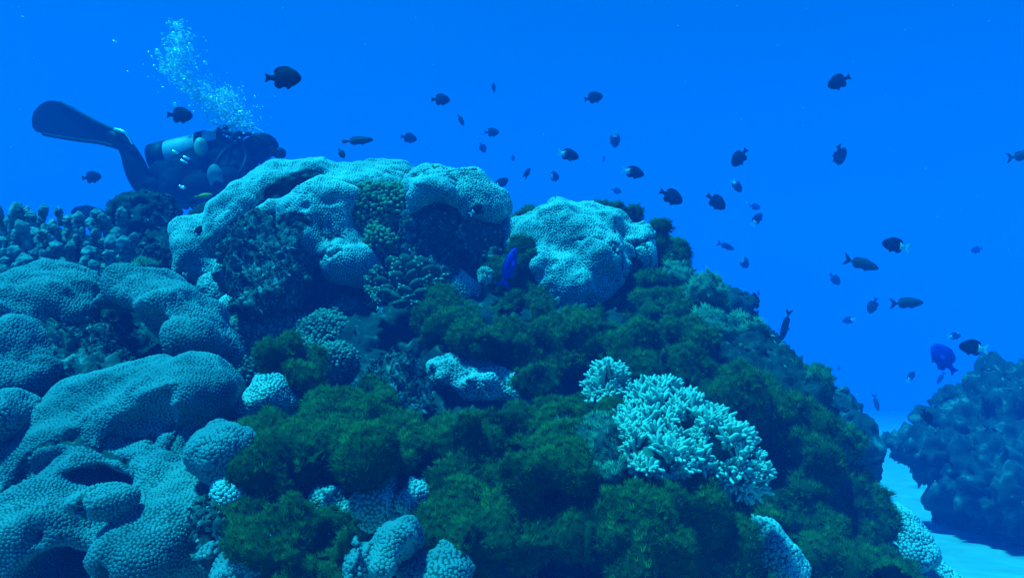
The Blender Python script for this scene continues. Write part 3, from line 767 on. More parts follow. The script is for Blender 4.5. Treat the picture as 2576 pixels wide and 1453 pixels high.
def staghorn(label, prims, spacing, limit, scale, lift=0.55):
    V, F = base_surface(prims, 0.012, 1, None, [(0.06, 0.012, 2, 'fbm')], away=-0.5); N = normals_of(V, F); loc = V.mean(0)
    bp = [(o, c, np.maximum(r * .5, .010), M, k) for o, c, r, M, k in prims]
    bV, bF = base_surface(bp, 0.012, 1, None, [(0.03, 0.008, 2, 'fbm')]); core = mesh_np("base", bV - loc, bF)
    root = empty("staghorn_coral", loc, label, "coral"); link("base", core, M_STAG, root)
    s = even_sites(np.concatenate([V, V[F].mean(1)]), spacing, 3); i, d = nearest(V.astype(np.float64), s); n = N[i]
    w = np.array((0, 0, H)) - s; w /= np.linalg.norm(w, axis=1, keepdims=True)
    ok = (n * w).sum(1) > -.35; s, n = s[ok], n[ok]
    if len(s) > limit: j = RNG.permutation(len(s))[:limit]; s, n = s[j], n[j]
    for k in range(len(s)):
        dr = Vector(n[k]) + Vector((0, 0, lift)) + Vector(RNG.normal(0, .16, 3)); dr.normalize()
        z = (.8 + .45 * RNG.random()) * scale
        o = link("branch", BR[int(RNG.integers(8))], None, root)
        q = dr.to_track_quat('Z', 'Y') @ Quaternion((0, 0, 1), float(RNG.random() * 6.28))
        o.matrix_local = Matrix.Translation(Vector(s[k] - loc) - dr * .024 * scale) @ q.to_matrix().to_4x4() @ Matrix.Scale(z, 4)
staghorn("bushy white staghorn coral thicket spilling down the green mound", [
    E(1690, 1040, 1.42, 115, 85, .08, 25), E(1780, 1115, 1.34, 110, 95, .08, 35), E(1600, 1070, 1.36, 80, 66, .07, 0), E(1620, 1170, 1.24, 62, 42, .05, 10), E(1855, 1190, 1.33, 62, 70, .06, 35), E(1660, 1140, 1.28, 100, 66, .06, 20),
    E(1535, 940, 1.52, 50, 42, .05, -20), E(1500, 975, 1.50, 40, 38, .05, 0)], 0.0180, 298, 1.25)
staghorn("small clump of pale knobbed coral fingers beside the mossy knob", [E(1212, 690, 2.12, 22, 26, .03)], 0.013, 30, 0.6)

# ------------------------------------------------------------------ cauliflower coral: fat warty lobes
def lobe_mesh(seed):
    g = np.random.default_rng(seed)
    bm = bmesh.new(); bmesh.ops.create_icosphere(bm, subdivisions=3, radius=1.0)
    V = np.array([v.co[:] for v in bm.verts]); F = np.array([[x.index for x in f.verts] for f in bm.faces]); bm.free()
    t = (V[:, 2] + 1) / 2
    V = V * np.stack([.32 + .78 * t, .20 + .30 * t, np.ones(len(V)) * 1.1], 1) + .09 * np.stack([noise3(V, .8, seed + a) for a in range(3)], 1)
    return V, F
def cauliflower():
    root = empty("cauliflower_coral", P(1012, 740, 2.12), "olive cauliflower coral with fat warty lobes hanging over the dark cave", "coral")
    lob = []
    for k in range(5):
        V, F = lobe_mesh(k)
        n = V / np.linalg.norm(V, axis=1, keepdims=True); up = V[:, 2] > -.1
        s = even_sites(V[up], .36, 2); i, d = nearest(V, s)
        WV, WF = stamp(ICO1, ICO1F, s, n[i], .13)
        lob.append((mesh_np("lobe", V, F), mesh_np("warts", WV, WF)))
        lob[-1][0].materials.append(M_CAUL); lob[-1][1].materials.append(M_WART)
    spots = [(935, 712, .3), (960, 690, .1), (990, 672, -.1), (1020, 668, -.25), (1055, 672, -.1), (1085, 690, .05), (1105, 712, .25), (940, 735, .1), (968, 722, -.2), (1000, 706, -.35), (1035, 700, -.4), (1070, 712, -.3), (1098, 735, .0),
             (985, 745, -.5), (1020, 738, -.6), (1055, 742, -.55), (1082, 755, -.4), (955, 755, -.3), (1010, 765, -.7), (1045, 768, -.6), (948, 700, .1), (1005, 688, -.2), (1040, 684, -.3), (1072, 695, -.2), (978, 735, -.4), (1042, 722, -.5), (1090, 722, -.2), (965, 740, -.2), (1000, 752, -.6), (1030, 755, -.6)]
    for j, (u, v, dp) in enumerate(spots):
        p = P(u, v, 2.10 + dp * .09); a, b = lob[j % 5]
        o = link("lobe", a, None, root)
        dr = Vector(((u - 1015) / 130, -.35 - .5 * max(0, -dp), .75 - (v - 700) / 110)); dr.normalize()
        q = dr.to_track_quat('Z', 'Y') @ Quaternion((0, 0, 1), random.uniform(-.7, .7))
        z = random.uniform(.025, .034)
        o.matrix_local = Matrix.Translation(p - root.location) @ q.to_matrix().to_4x4() @ Matrix.Scale(z, 4)
        w = link("warts", b, None, o); w["kind"] = "stuff"
cauliflower()

# ------------------------------------------------------------------ finger coral at the left: stubby ringed columns
def column_mesh(seed):
    g = np.random.default_rng(seed); n, sides = 34, 22; tv, tf = [], []
    ph = g.random(4) * 6.28; bend = g.normal(0, .12, 2)
    for j in range(n):
        t = j / (n - 1); r = (.34 + .20 * t) * (1 - max(0, (t - .72) / .28) ** 2.4 * .96) * (1 + .05 * math.sin(t * 40 + ph[0]))
        for s in range(sides):
            a = 6.28318 * s / sides
            k = r * (1 + .12 * math.sin(2 * a + ph[1] + 3 * t) + .08 * math.sin(3 * a + ph[2] - 5 * t) + .05 * g.normal())
            tv.append((k * math.cos(a) + bend[0] * t * t, k * math.sin(a) * .9 + bend[1] * t * t, t * 2.6 - .8))
    for j in range(n - 1):
        for s in range(sides):
            a, b = j * sides + s, j * sides + (s + 1) % sides
            tf.append((a, b, b + sides, a + sides))
    A = np.array(tv); W = A * np.array((1, 1, 0.4)); c = A * np.array((0, 0, 1.0)); rr = A - c
    A = c + rr * (1 + .35 * fbm(W + seed * 3, .35, 3, seed))[:, None]; A[:, 2] += .10 * fbm(W + 9 + seed, .3, 3, seed)
    m = mesh_np("finger", A, np.array(tf)); m.materials.append(M_FINGER); return m
COLM = [column_mesh(k) for k in range(7)]
def finger_coral():
    root = empty("finger_coral", P(160, 700, 2.1), "stubby ringed columns of finger coral crowded beside the dark overgrown rock knob", "coral")
    g = np.random.default_rng(5)
    rows = [(2.42, 545), (2.34, 568), (2.26, 590), (2.18, 615), (2.11, 640), (2.04, 668), (1.98, 695)]
    for d, v in rows:
        for u in np.arange(-15, 325, 32) + g.uniform(-10, 10):
            vv = v + g.normal(0, 12) + .12 * max(0, u - 120); p = P(u + g.normal(0, 14), vv, d + g.normal(0, .03))
            o = link("finger", COLM[int(g.integers(7))], None, root)
            z = g.uniform(.015, .038)
            q = Vector((g.normal(0, .22) - .1, g.normal(-.15, .2), 1)).to_track_quat('Z', 'Y') @ Quaternion((0, 0, 1), float(g.random() * 6.28))
            o.matrix_local = Matrix.Translation(p - root.location - Vector((0, 0, .02))) @ q.to_matrix().to_4x4() @ Matrix.Diagonal((z, z, z * g.uniform(.85, 1.2), 1))
finger_coral()
# ------------------------------------------------------------------ rocks standing apart from the main mound
RR = [(0.12, 0.020, 3, 'fbm'), (0.05, 0.014, 3, 'billow'), (0.022, 0.006, 2, 'ridge')]
rock_mass("boulder", [E(355, 535, 3.0, 72, 52, .16, k=.05), E(380, 580, 3.0, 75, 50, .16, k=.05), E(330, 540, 2.95, 45, 40, .12, k=.05), E(375, 650, 3.0, 70, 60, .16)], 0.020, M_ROCK_D, 1, RR,
          label="dark overgrown rock knob standing in front of the diver's knees", cat="rock", chips=900, chip_mat=M_CHIP)
rock_mass("boulder", [E(400, 630, 2.75, 80, 45, .16, k=.05), E(460, 650, 2.7, 55, 50, .14, k=.05), E(350, 670, 2.6, 80, 50, .16, k=.05), E(470, 610, 2.9, 45, 30, .12)], 0.020, M_ROCK_D, 1, RR,
          label="low dark boulder in the gully between finger coral and dome coral", cat="rock", chips=900, chip_mat=M_CHIP)
rock_mass("boulder", [E(650, 715, 2.1, 55, 38, .10, k=.04), E(700, 745, 2.06, 40, 36, .08, k=.04), E(640, 765, 2.0, 45, 30, .08), E(735, 695, 2.12, 35, 28, .07), E(600, 650, 2.2, 28, 40, .07), E(690, 720, 2.1, 70, 60, .08)], 0.014, M_RUBROCK, 1, [(0.06, 0.014, 3, 'fbm'), (0.03, 0.010, 3, 'billow')],
          label="knuckled pale-topped rocks beside the black cave under the dome coral", cat="rock", chips=1500, chip_mat=M_CHIP, chip_size=.006)
rock_mass("rock_slope", [E(1800, 790, 3.1, 60, 70, .2, 30, .06), E(1880, 900, 3.1, 90, 80, .25, 35, .06), E(1970, 990, 3.1, 95, 80, .25, 35, .06), E(2070, 1060, 3.1, 90, 85, .25, 30, .06), E(2135, 1095, 3.0, 40, 45, .15, 0, .04), E(2010, 1150, 3.1, 180, 130, .3, 0, .08), E(1740, 760, 3.0, 45, 45, .15),
                    E(1850, 1100, 3.1, 150, 250, .3, 0, .08), E(2040, 1280, 3.0, 130, 130, .3, 0, .08)], 0.028, M_FARROCK, 1,
          [(0.25, 0.04, 3, 'fbm'), (0.09, 0.026, 3, 'billow'), (0.03, 0.010, 2, 'ridge')], label="hazy pale rock slope descending behind the green ridge to the channel", cat="rock", chips=1500, chip_mat=M_CHIP, chip_size=.007)
rock_mass("rock_outcrop", [E(2490, 1040, 4.1, 90, 75, .3, 0, .04), E(2580, 990, 4.2, 90, 65, .3, 0, .04), E(2420, 1090, 4.0, 75, 62, .25, 0, .03), E(2350, 1140, 3.95, 70, 45, .2, 10, .03), E(2280, 1125, 4.0, 55, 30, .2, 0, .03), E(2450, 1160, 3.8, 85, 62, .25, 0, .03),
                      E(2540, 1110, 3.85, 80, 70, .25, 0, .03), E(2430, 1205, 3.8, 75, 52, .2, 0, .03), E(2530, 1225, 3.6, 95, 62, .25, 0, .03), E(2600, 1200, 3.6, 90, 90, .25, 0, .03), E(2640, 1080, 3.9, 90, 90, .3, 0, .03), E(2330, 1168, 3.95, 45, 32, .15, 0, .03), E(2660, 1285, 3.4, 110, 55, .25, 10, .03),
                      E(2550, 1180, 4.1, 190, 120, .3, 0, .05), E(2690, 1340, 3.6, 150, 150, .3, 0, .05), E(2560, 1320, 4.0, 140, 110, .3, 0, .05), E(2440, 1270, 4.05, 75, 60, .2, 0, .04)], 0.030, M_FARROCK, 1,
          [(0.30, 0.05, 3, 'fbm'), (0.10, 0.05, 3, 'billow'), (0.04, 0.018, 3, 'ridge')], label="hazy blue rock outcrop rising across the sand channel", cat="rock", chips=900, chip_mat=M_CHIP, chip_size=.006)

rock_mass("boulder", [E(1120, 640, 2.52, 150, 75, .24, 0, .06, tilt=-30), E(1040, 640, 2.48, 70, 55, .16, 0, .05), E(1210, 610, 2.55, 80, 55, .18, 0, .05), E(1160, 590, 2.62, 110, 40, .2, 0, .05), E(1240, 660, 2.45, 50, 50, .14, 0, .05), E(1090, 690, 2.4, 90, 40, .14, 0, .05)], 0.016, M_RUBROCK, 1,
          [(0.10, 0.018, 3, 'fbm'), (0.04, 0.012, 3, 'billow'), (0.02, 0.008, 2, 'ridge')], label="crumbly rubble face below the knobby coral, between dome coral and boulder coral", cat="rock", chips=3500, chip_mat=M_CHIP, chip_size=.005)
rock_mass("boulder", [E(650, 610, 2.36, 60, 60, .14, 0, .05), E(720, 650, 2.30, 60, 55, .14, 0, .05), E(610, 690, 2.2, 50, 45, .12, 0, .05), E(760, 600, 2.36, 40, 30, .08, 0, .04)], 0.015, M_RUBROCK, 1,
          [(0.08, 0.018, 3, 'fbm'), (0.04, 0.014, 3, 'billow'), (0.02, 0.008, 2, 'ridge')], label="crumbly dark rubble patch set into the flank of the dome coral", cat="rock", chips=1800, chip_mat=M_CHIP, chip_size=.005)
rock_mass("boulder", [E(1000, 990, 1.72, 55, 60, .10, 0, .05), E(1040, 1030, 1.66, 45, 30, .08, 0, .04), E(985, 940, 1.8, 60, 40, .1, 0, .05)], 0.013, M_RUBROCK, 1,
          [(0.06, 0.014, 3, 'fbm'), (0.03, 0.012, 3, 'billow')], label="speckled rubble heap in the gap between the two largest green mounds", cat="rock", chips=1500, chip_mat=M_CHIP, chip_size=.005)
rock_mass("boulder", [E(560, 1300, 1.12, 60, 30, .06, 20, .03), E(610, 1310, 1.14, 50, 35, .06, 0, .03), E(530, 1275, 1.12, 30, 20, .04, 0, .03), E(570, 1370, 1.1, 70, 40, .06, 0, .03)], 0.010, M_RUBROCK, 1,
          [(0.04, 0.010, 3, 'fbm'), (0.02, 0.008, 3, 'billow')], label="crusted pale rubble at the lower edge of the terraced coral", cat="rock", chips=900, chip_mat=M_CHIP, chip_size=.005)
rock_mass("boulder", [E(200, 880, 1.72, 100, 70, .12, 0, .05), E(250, 950, 1.66, 110, 50, .10, 0, .05), E(160, 930, 1.62, 50, 50, .08, 0, .04)], 0.014, M_RUBROCK, 1,
          [(0.07, 0.02, 3, 'fbm'), (0.03, 0.014, 3, 'billow')], label="broken pale-capped rubble deep in the hollow under the arched coral", cat="rock", chips=1200, chip_mat=M_CHIP, chip_size=.006)

rock_mass("boulder", [E(930, 1300, 1.27, 170, 85, .07, 0, .05), E(1040, 1330, 1.25, 80, 90, .06, 0, .05), E(850, 1330, 1.26, 90, 70, .06, 0, .05)], 0.012, M_RUBROCK, 1,
          [(0.05, 0.012, 3, 'fbm'), (0.025, 0.010, 3, 'billow')], label="shadowed rubble ledge that carries the three bright coral heads", cat="rock", chips=900, chip_mat=M_CHIP, chip_size=.005)
# ------------------------------------------------------------------ fish
def fish_mat(name, col, belly=None, rough=0.45):
    def f(nt, N, L, s):
        s.inputs["Roughness"].default_value = rough; s.inputs["Specular IOR Level"].default_value = 0.12
        n = noise_node(N, L, 14, 3); b = belly or col
        r = ramp(N, [(0.35, col), (0.65, tuple((a + c) / 2 * 1.15 for a, c in zip(col, b)))]); L.new(n.outputs[0], r.inputs[0]); L.new(r.outputs[0], s.inputs["Base Color"])
        v = N.new("ShaderNodeTexVoronoi"); v.inputs["Scale"].default_value = 60; t = N.new("ShaderNodeTexCoord"); L.new(t.outputs["Object"], v.inputs["Vector"])
        bp = N.new("ShaderNodeBump"); bp.inputs["Strength"].default_value = .25; bp.inputs["Distance"].default_value = .01; L.new(v.outputs["Distance"], bp.inputs["Height"]); L.new(bp.outputs[0], s.inputs["Normal"])
    return mat(name, f)
FM = {"dark": fish_mat("fish_dark", (0.004, 0.005, 0.010), None, 0.7), "white": fish_mat("fish_white", (0.5, 0.52, 0.48)), "grey": fish_mat("fish_grey", (0.025, 0.032, 0.03), (0.06, 0.07, 0.06)),
      "blue": fish_mat("fish_blue", (0.02, 0.03, 0.34)), "yellow": fish_mat("fish_yellow", (0.45, 0.42, 0.03)), "pale": fish_mat("fish_pale", (0.22, 0.24, 0.22)), "eye": fish_mat("fish_eye", (0.01, 0.01, 0.01), None, 0.1)}

def loft(st, sides=14):
    tv, tf = [], []
    for x, zt, zb, w in st:
        c, h = (zt + zb) / 2, (zt - zb) / 2
        for s in range(sides):
            a = 6.28318 * s / sides
            ca, sa = math.cos(a), math.sin(a)
            tv.append((x, w * math.copysign(abs(ca) ** .9, ca), c + h * sa))
    n = len(st)
    for j in range(n - 1):
        for s in range(sides):
            a, b = j * sides + s, j * sides + (s + 1) % sides
            tf.append((a, b, b + sides, a + sides))
    tf += []
    me = bpy.data.meshes.new("body"); me.from_pydata(tv, [], tf + [tuple(range(sides))[::-1], tuple(range((n - 1) * sides, n * sides))])
    for p in me.polygons: p.use_smooth = True
    return me

def slab(name, outline, th=0.012, plane='xz', bend=0.0):
    """a thin fin or blade with its own thickness, thinner towards the rim"""
    n = len(outline); cx = sum(p[0] for p in outline) / n; cz = sum(p[1] for p in outline) / n
    tv = []
    for sgn in (1, -1):
        for x, z in outline: tv.append((x, sgn * th * .25, z))
        tv.append((cx, sgn * th * .5, cz))
    tf = []
    for k in range(n):
        k2 = (k + 1) % n
        tf += [(k, n, k2), (n + 1 + k, n + 1 + k2, 2 * n + 1), (k, k2, n + 1 + k2, n + 1 + k)]
    tv = [(x, y + bend * (x - outline[0][0]) ** 2, z) for x, y, z in tv]
    me = bpy.data.meshes.new(name); me.from_pydata(tv, [], tf); return me

def fish_kind(kind):
    deep = {"damsel": 1.12, "chromis": .98, "slim": .60, "wrasse": .50}[kind]
    xs = [.5, .475, .42, .33, .22, .1, -.03, -.14, -.21, -.27, -.33]
    zt = [.0, .065, .13, .195, .24, .25, .225, .165, .11, .07, .06]
    zb = [-.03, -.075, -.125, -.18, -.225, -.24, -.22, -.165, -.11, -.07, -.06]
    ww = [.012, .04, .066, .088, .098, .096, .08, .056, .038, .024, .014]
    sts = [(x, a * deep, b * deep, w * (1 if deep > .7 else .8)) for x, a, b, w in zip(xs, zt, zb, ww)]
    k = {}
    if kind == "chromis":
        k["body"] = loft(sts[:8]); k["tail_stalk"] = loft(sts[7:])
    else: k["body"] = loft(sts)
    D = deep
    k["dorsal_fin"] = slab("dorsal_fin", [(.26, .20 * D), (.20, .255 * D), (.08, .285 * D), (-.06, .275 * D), (-.16, .25 * D), (-.235, .19 * D), (-.255, .12 * D), (-.20, .08 * D), (.0, .18 * D)])
    k["anal_fin"] = slab("anal_fin", [(.03, -.20 * D), (-.04, -.25 * D), (-.13, -.27 * D), (-.22, -.21 * D), (-.25, -.13 * D), (-.19, -.08 * D)])
    if kind in ("slim", "chromis"):
        k["tail_fin"] = slab("tail_fin", [(-.31, .045 * D), (-.40, .12), (-.50, .17), (-.52, .16), (-.43, .035), (-.41, 0), (-.43, -.035), (-.52, -.16), (-.50, -.17), (-.40, -.12), (-.31, -.045 * D)])
    elif kind == "wrasse":
        k["tail_fin"] = slab("tail_fin", [(-.31, .03), (-.42, .06), (-.49, .055), (-.5, 0), (-.49, -.055), (-.42, -.06), (-.31, -.03)])
    else:
        k["tail_fin"] = slab("tail_fin", [(-.31, .05), (-.38, .075), (-.47, .12), (-.50, .115), (-.475, .04), (-.465, 0), (-.475, -.04), (-.50, -.115), (-.47, -.12), (-.38, -.075), (-.31, -.05)])
    k["pelvic_fin"] = slab("pelvic_fin", [(.24, -.19 * D), (.20, -.25 * D), (.13, -.29 * D), (.10, -.26 * D), (.12, -.20 * D)])
    pf = slab("pectoral_fin", [(0, 0), (-.06, .045), (-.15, .05), (-.17, 0), (-.14, -.04), (-.05, -.03)], .006)
    k["pectoral_fin"] = pf
    bm = bmesh.new(); bmesh.ops.create_uvsphere(bm, u_segments=10, v_segments=6, radius=.026); e = bpy.data.meshes.new("eye"); bm.to_mesh(e); bm.free(); k["eye"] = e
    return k, D
KIND = {k: fish_kind(k) for k in ("damsel", "chromis", "slim", "wrasse")}
_FC = {}
def fmesh(kind, part, colour):
    key = (kind, part, colour)
    if key not in _FC:
        m = KIND[kind][0][part].copy(); m.materials.clear(); m.materials.append(FM[colour]); _FC[key] = m
    return _FC[key]

GROUPS = {"damsel": "dark damselfish over the reef", "chromis": "white-tailed chromis over the reef", "slim": "slender fish over the reef", "wrasse": "wrasse over the reef"}
def fish(u, v, L, ang, kind, colour, label, real=0.085, yaw=0, roll=0, d=None, name=None, flip=None):
    """L: how long it shows; ang: where the snout points, counter-clockwise from the right; yaw turns it away"""
    if d is None: real *= 1.45
    d = d or real * FPX / L * 0.97
    size = L / FPX * d / max(.35, math.cos(R(yaw)))
    if yaw: size = min(size, real * 1.3 * (d / (real * FPX / L)))
    a = R(ang); fw = Vector((math.cos(a), 0, math.sin(a)))
    left = math.cos(a) < -1e-6 if flip is None else flip
    up = Vector((-math.sin(a), 0, math.cos(a))) * (-1 if left else 1)
    y = R(yaw); f = (fw * math.cos(y) + Vector((0, 1, 0)) * math.sin(y)).normalized()
    q = Quaternion(f, R(roll)); up = q @ up
    up = (up - f * up.dot(f)).normalized(); side = up.cross(f)
    Mx = Matrix((f, side, up)).transposed().to_4x4()
    p = P(u, v, d)
    nm = name or {"damsel": "damselfish", "chromis": "chromis", "slim": "slender_fish", "wrasse": "wrasse"}[kind]
    root = empty(nm, p, label, "fish", GROUPS[kind])
    root.matrix_world = Matrix.Translation(p) @ Mx @ Matrix.Scale(size, 4)
    D = KIND[kind][1]
    parts = ["body", "dorsal_fin", "anal_fin", "tail_fin"] + (["tail_stalk"] if kind == "chromis" else []) + (["pelvic_fin"] if L > 20 else [])
    for pt in parts:
        c = "white" if kind == "chromis" and pt in ("tail_stalk", "tail_fin") else colour
        link(pt, fmesh(kind, pt, c), None, root)
    if L > 20:
        for s in (1, -1):
            o = link("pectoral_fin", fmesh(kind, "pectoral_fin", colour), None, root); o.location = (.2, s * .085 * (1 if D > .7 else .8), -.05 * D); o.rotation_euler = (0, 0, -s * .5)
    if L > 30:
        for s in (1, -1):
            o = link("eye", fmesh(kind, "eye", "eye"), None, root); o.location = (.37, s * .068 * (1 if D > .7 else .8), .05 * D)
    return root

DM, CH, SL, WR = "damsel", "chromis", "slim", "wrasse"
for a in [
    (712, 196, 92, 0, DM, "dark", "largest dark round fish, swimming beside the plume of bubbles"),
    (452, 290, 66, -3, DM, "dark", "dark round fish just above the diver's tank and fin"),
    (230, 446, 50, 6, DM, "dark", "dark round fish below the diver's raised fin"),
    (1108, 251, 48, -2, DM, "dark", "dark round fish high above the dome coral, right of the largest one"),
    (1493, 246, 48, 12, DM, "dark", "dark round fish alone in open water high above the boulder coral"),
    (1028, 347, 42, -12, DM, "dark", "dark round fish just above the crest of the dome coral, tail slightly raised"),
    (1237, 333, 37, 0, DM, "dark", "small dark fish with a clearly forked tail above the knobby coral"),
    (1688, 494, 64, -28, DM, "dark", "large dark fish nose-down, nearest to the boulder coral's top"),
    (1801, 507, 58, -38, DM, "dark", "large dark fish nose-down, right of a similar one beside the boulder coral"),
    (2111, 205, 62, 205, DM, "dark", "dark fish facing left at the upper right, highest on that side"),
    (1861, 396, 56, 230, DM, "dark", "dark round fish tilted nose-down to the left with its tail raised right"),
]: fish(*a)
fish(2112, 389, 50, -62, DM, "dark", "broad dark oval fish turned half away in open water at the right", yaw=42)
fish(1242, 222, 27, 92, DM, "dark", "tiny dark fish seen narrow, highest of the small ones above the knobby coral", roll=60, real=.07)
fish(1159, 302, 31, -62, DM, "dark", "tiny dark fish diving steeply between the two round fish above the dome coral", roll=55, real=.075)
fish(1214, 371, 25, -62, DM, "dark", "tiny oval dark fish below the fork-tailed one above the knobby coral", real=.07, yaw=30)
fish(1290, 397, 17, -85, DM, "dark", "faint tiny dark fish above the gap between knobby and boulder coral", real=.07)
fish(1519, 401, 18, 80, DM, "dark", "faintest tiny fish between two white-tailed fish above the boulder coral", real=.075, roll=50)
fish(1551, 480, 26, -16, DM, "dark", "faint small fish hovering right above the boulder coral", real=.085)
fish(859, 386, 27, -60, DM, "grey", "faint grey fish half hidden behind the crest of the dome coral", real=.09, d=3.4)
fish(1899, 520, 28, -12, DM, "dark", "faint small fish in open water right of the two nose-down fish", real=.09)
fish(1908, 738, 18, 100, DM, "dark", "tiny dark fish alone beside the reef slope's upper edge", real=.07, roll=40)
fish(1971, 867, 24, 170, DM, "grey", "small greyish round fish just below the vertical dark slender fish", real=.08, yaw=35)
fish(2110, 926, 15, 95, DM, "grey", "tiniest pale fish over the start of the sand channel", real=.06)
fish(2100, 702, 37, -48, DM, "dark", "faint oval fish nose-down below the grey fork-tailed fish", real=.1)
fish(2196, 768, 44, 245, DM, "dark", "dark narrow fish nose-down to the left beside the grey slender fish", roll=45)
fish(2457, 628, 30, 197, DM, "dark", "faint small fish at the far right of open water", real=.1)
fish(2332, 1046, 42, -62, DM, "dark", "dark fish with spread fins against the edge of the hazy outcrop", roll=40, d=3.2)
fish(1555, 535, 46, -42, DM, "dark", "dark fish half hidden behind the top of the boulder coral", d=2.75)
fish(1590, 533, 30, 70, DM, "dark", "small dark fish rising behind the boulder coral's far shoulder", d=2.8)
fish(484, 506, 30, 20, DM, "dark", "dark small fish right behind the yellow fish under the diver", d=3.6)
for a in [
    (1429, 389, 56, -15, CH, "dark", "white-tailed dark fish with raised back fin, upper of the pair above the boulder coral"),
    (1592, 433, 58, -14, CH, "dark", "white-tailed dark fish just above and right of the boulder coral's top"),
    (1260, 461, 44, 32, CH, "dark", "white-tailed dark fish nose-up right beside the knobby coral"),
    (2253, 617, 70, 168, CH, "dark", "white-tailed dark fish facing left in open water, uppermost of two at the right"),
    (2449, 874, 74, 172, CH, "dark", "white-tailed dark fish facing left just above the hazy outcrop"),
    (1853, 467, 40, -55, CH, "dark", "white-tailed dark fish nose-down right of the two large nose-down fish"),
    (1904, 552, 40, 52, CH, "dark", "white-tailed dark fish nose-up in open water, its tail to the lower left"),
    (1886, 793, 38, -50, CH, "dark", "white-tailed dark fish nose-down beside the leafy soft coral"),
    (2400, 845, 34, 6, CH, "dark", "small white-tailed dark fish facing right above the outcrop"),
]: fish(*a)
fish(1323, 440, 40, 58, CH, "dark", "narrow white-tailed fish climbing steeply above the gap in the reef crest", roll=60)
fish(1547, 350, 38, -80, CH, "dark", "white-tailed fish turned end-on, highest above the boulder coral", yaw=40)
fish(1393, 444, 36, 0, CH, "dark", "white-tailed fish turned half away, lowest above the boulder coral", yaw=52)
fish(1872, 660, 36, -42, CH, "dark", "white-tailed dark fish turned half away beside the reef's right shoulder", yaw=38)
fish(2136, 805, 26, 195, CH, "dark", "small white-tailed fish facing left over the channel's far end", yaw=40, real=.075)
fish(2291, 947, 32, 55, CH, "dark", "white-tailed dark fish nose-up low over the sand channel", real=.08)
fish(1197, 527, 42, 40, CH, "dark", "white-tailed dark fish resting against the knobby coral above the dark hollow", d=2.18)
fish(498, 583, 36, 62, CH, "dark", "white-tailed dark fish hovering at the foot of the dome coral", d=2.3)
fish(455, 688, 32, 170, CH, "dark", "white-tailed fish lurking in the dark gully behind the arched coral", d=1.9)
fish(942, 774, 44, 165, CH, "dark", "white-tailed fish hiding in the black cave under the cauliflower coral", d=1.95)
fish(2167, 663, 90, -16, SL, "grey", "grey fork-tailed fish in open water, largest at the right", real=.12)
fish(2281, 762, 84, 2, SL, "grey", "slender grey-green fish swimming level above the sand channel", real=.12)
fish(2572, 392, 78, 8, SL, "grey", "grey fork-tailed fish cut off by the photo's right edge", real=.12)
fish(1826, 619, 46, -22, SL, "dark", "faint slender fish nose-down beside the boulder coral's far flank", real=.11)
fish(1902, 826, 44, -52, WR, "pale", "pale slender fish nose-down right of the leafy soft coral", real=.09)
fish(1976, 817, 80, -105, SL, "dark", "long dark fish hanging vertically with its tail up beside the slope", real=.11, roll=70)
fish(2367, 950, 36, 238, SL, "dark", "faint slender fish below the blue fish near the outcrop", real=.11)
fish(2204, 1012, 44, -76, SL, "grey", "grey fish diving steeply over the bright sand channel", real=.1, roll=55)
fish(900, 354, 78, 4, WR, "grey", "long dark speckled wrasse just above the dome coral", real=.11)
fish(1281, 672, 104, 72, SL, "blue", "vivid blue fish swimming up over the mossy knob", real=.11, name="blue_fish", d=1.72, roll=20)
fish(2375, 902, 92, 128, DM, "blue", "vivid blue fish with tail fanned to the lower right above the outcrop", real=.13, name="blue_fish")
fish(512, 492, 46, 6, WR, "yellow", "bright yellow fish beside the diver's chest at the dome coral's edge", real=.08, name="yellow_fish", d=3.3)
fish(178, 972, 88, 25, SL, "pale", "pale blurred fish in the black hollow behind the terraced coral", real=.07, name="pale_fish", d=1.42)
# ------------------------------------------------------------------ diver
DD = 4.5
def Q(u, v, dy=0.0): return P(u, v, DD + dy)
M_SUIT = simple("neoprene", (0.006, 0.007, 0.009), 0.8, 0.1, 0.3, 8)
M_VEST = simple("vest_nylon", (0.007, 0.008, 0.010), 0.8, 0.12, 0.35, 14)
M_TANK = simple("tank_metal", (0.36, 0.38, 0.37), 0.5, 0.5, 0.08, 6, 0.2)
M_RUBB = simple("black_rubber", (0.006, 0.007, 0.009), 0.6, 0.2)
M_STEEL = simple("bright_steel", (0.7, 0.72, 0.72), 0.25, 0.5, 0, 1, 0.7)
M_YEL = simple("yellow_plastic", (0.40, 0.42, 0.24), 0.5, 0.4, 0.1, 20)
M_GREY = simple("grey_console", (0.14, 0.17, 0.15), 0.6, 0.3, 0.2, 20)
def tube(name, pts, r, m, parent, sides=8):
    cu = bpy.data.curves.new(name, 'CURVE'); cu.dimensions = '3D'; sp = cu.splines.new('NURBS'); sp.points.add(len(pts) - 1)
    for k, p in enumerate(pts): sp.points[k].co = (*p, 1)
    sp.use_endpoint_u = True; sp.order_u = 3; cu.bevel_depth = r; cu.bevel_resolution = 2; cu.resolution_u = 6; cu.use_fill_caps = True
    o = bpy.data.objects.new("tmp", cu); COL.objects.link(o)
    me = bpy.data.meshes.new_from_object(o.evaluated_get(bpy.context.evaluated_depsgraph_get())); me.name = name
    bpy.data.objects.remove(o); bpy.data.curves.remove(cu)
    for p in me.polygons: p.use_smooth = True
    me.materials.clear(); return link(name, me, m, parent)

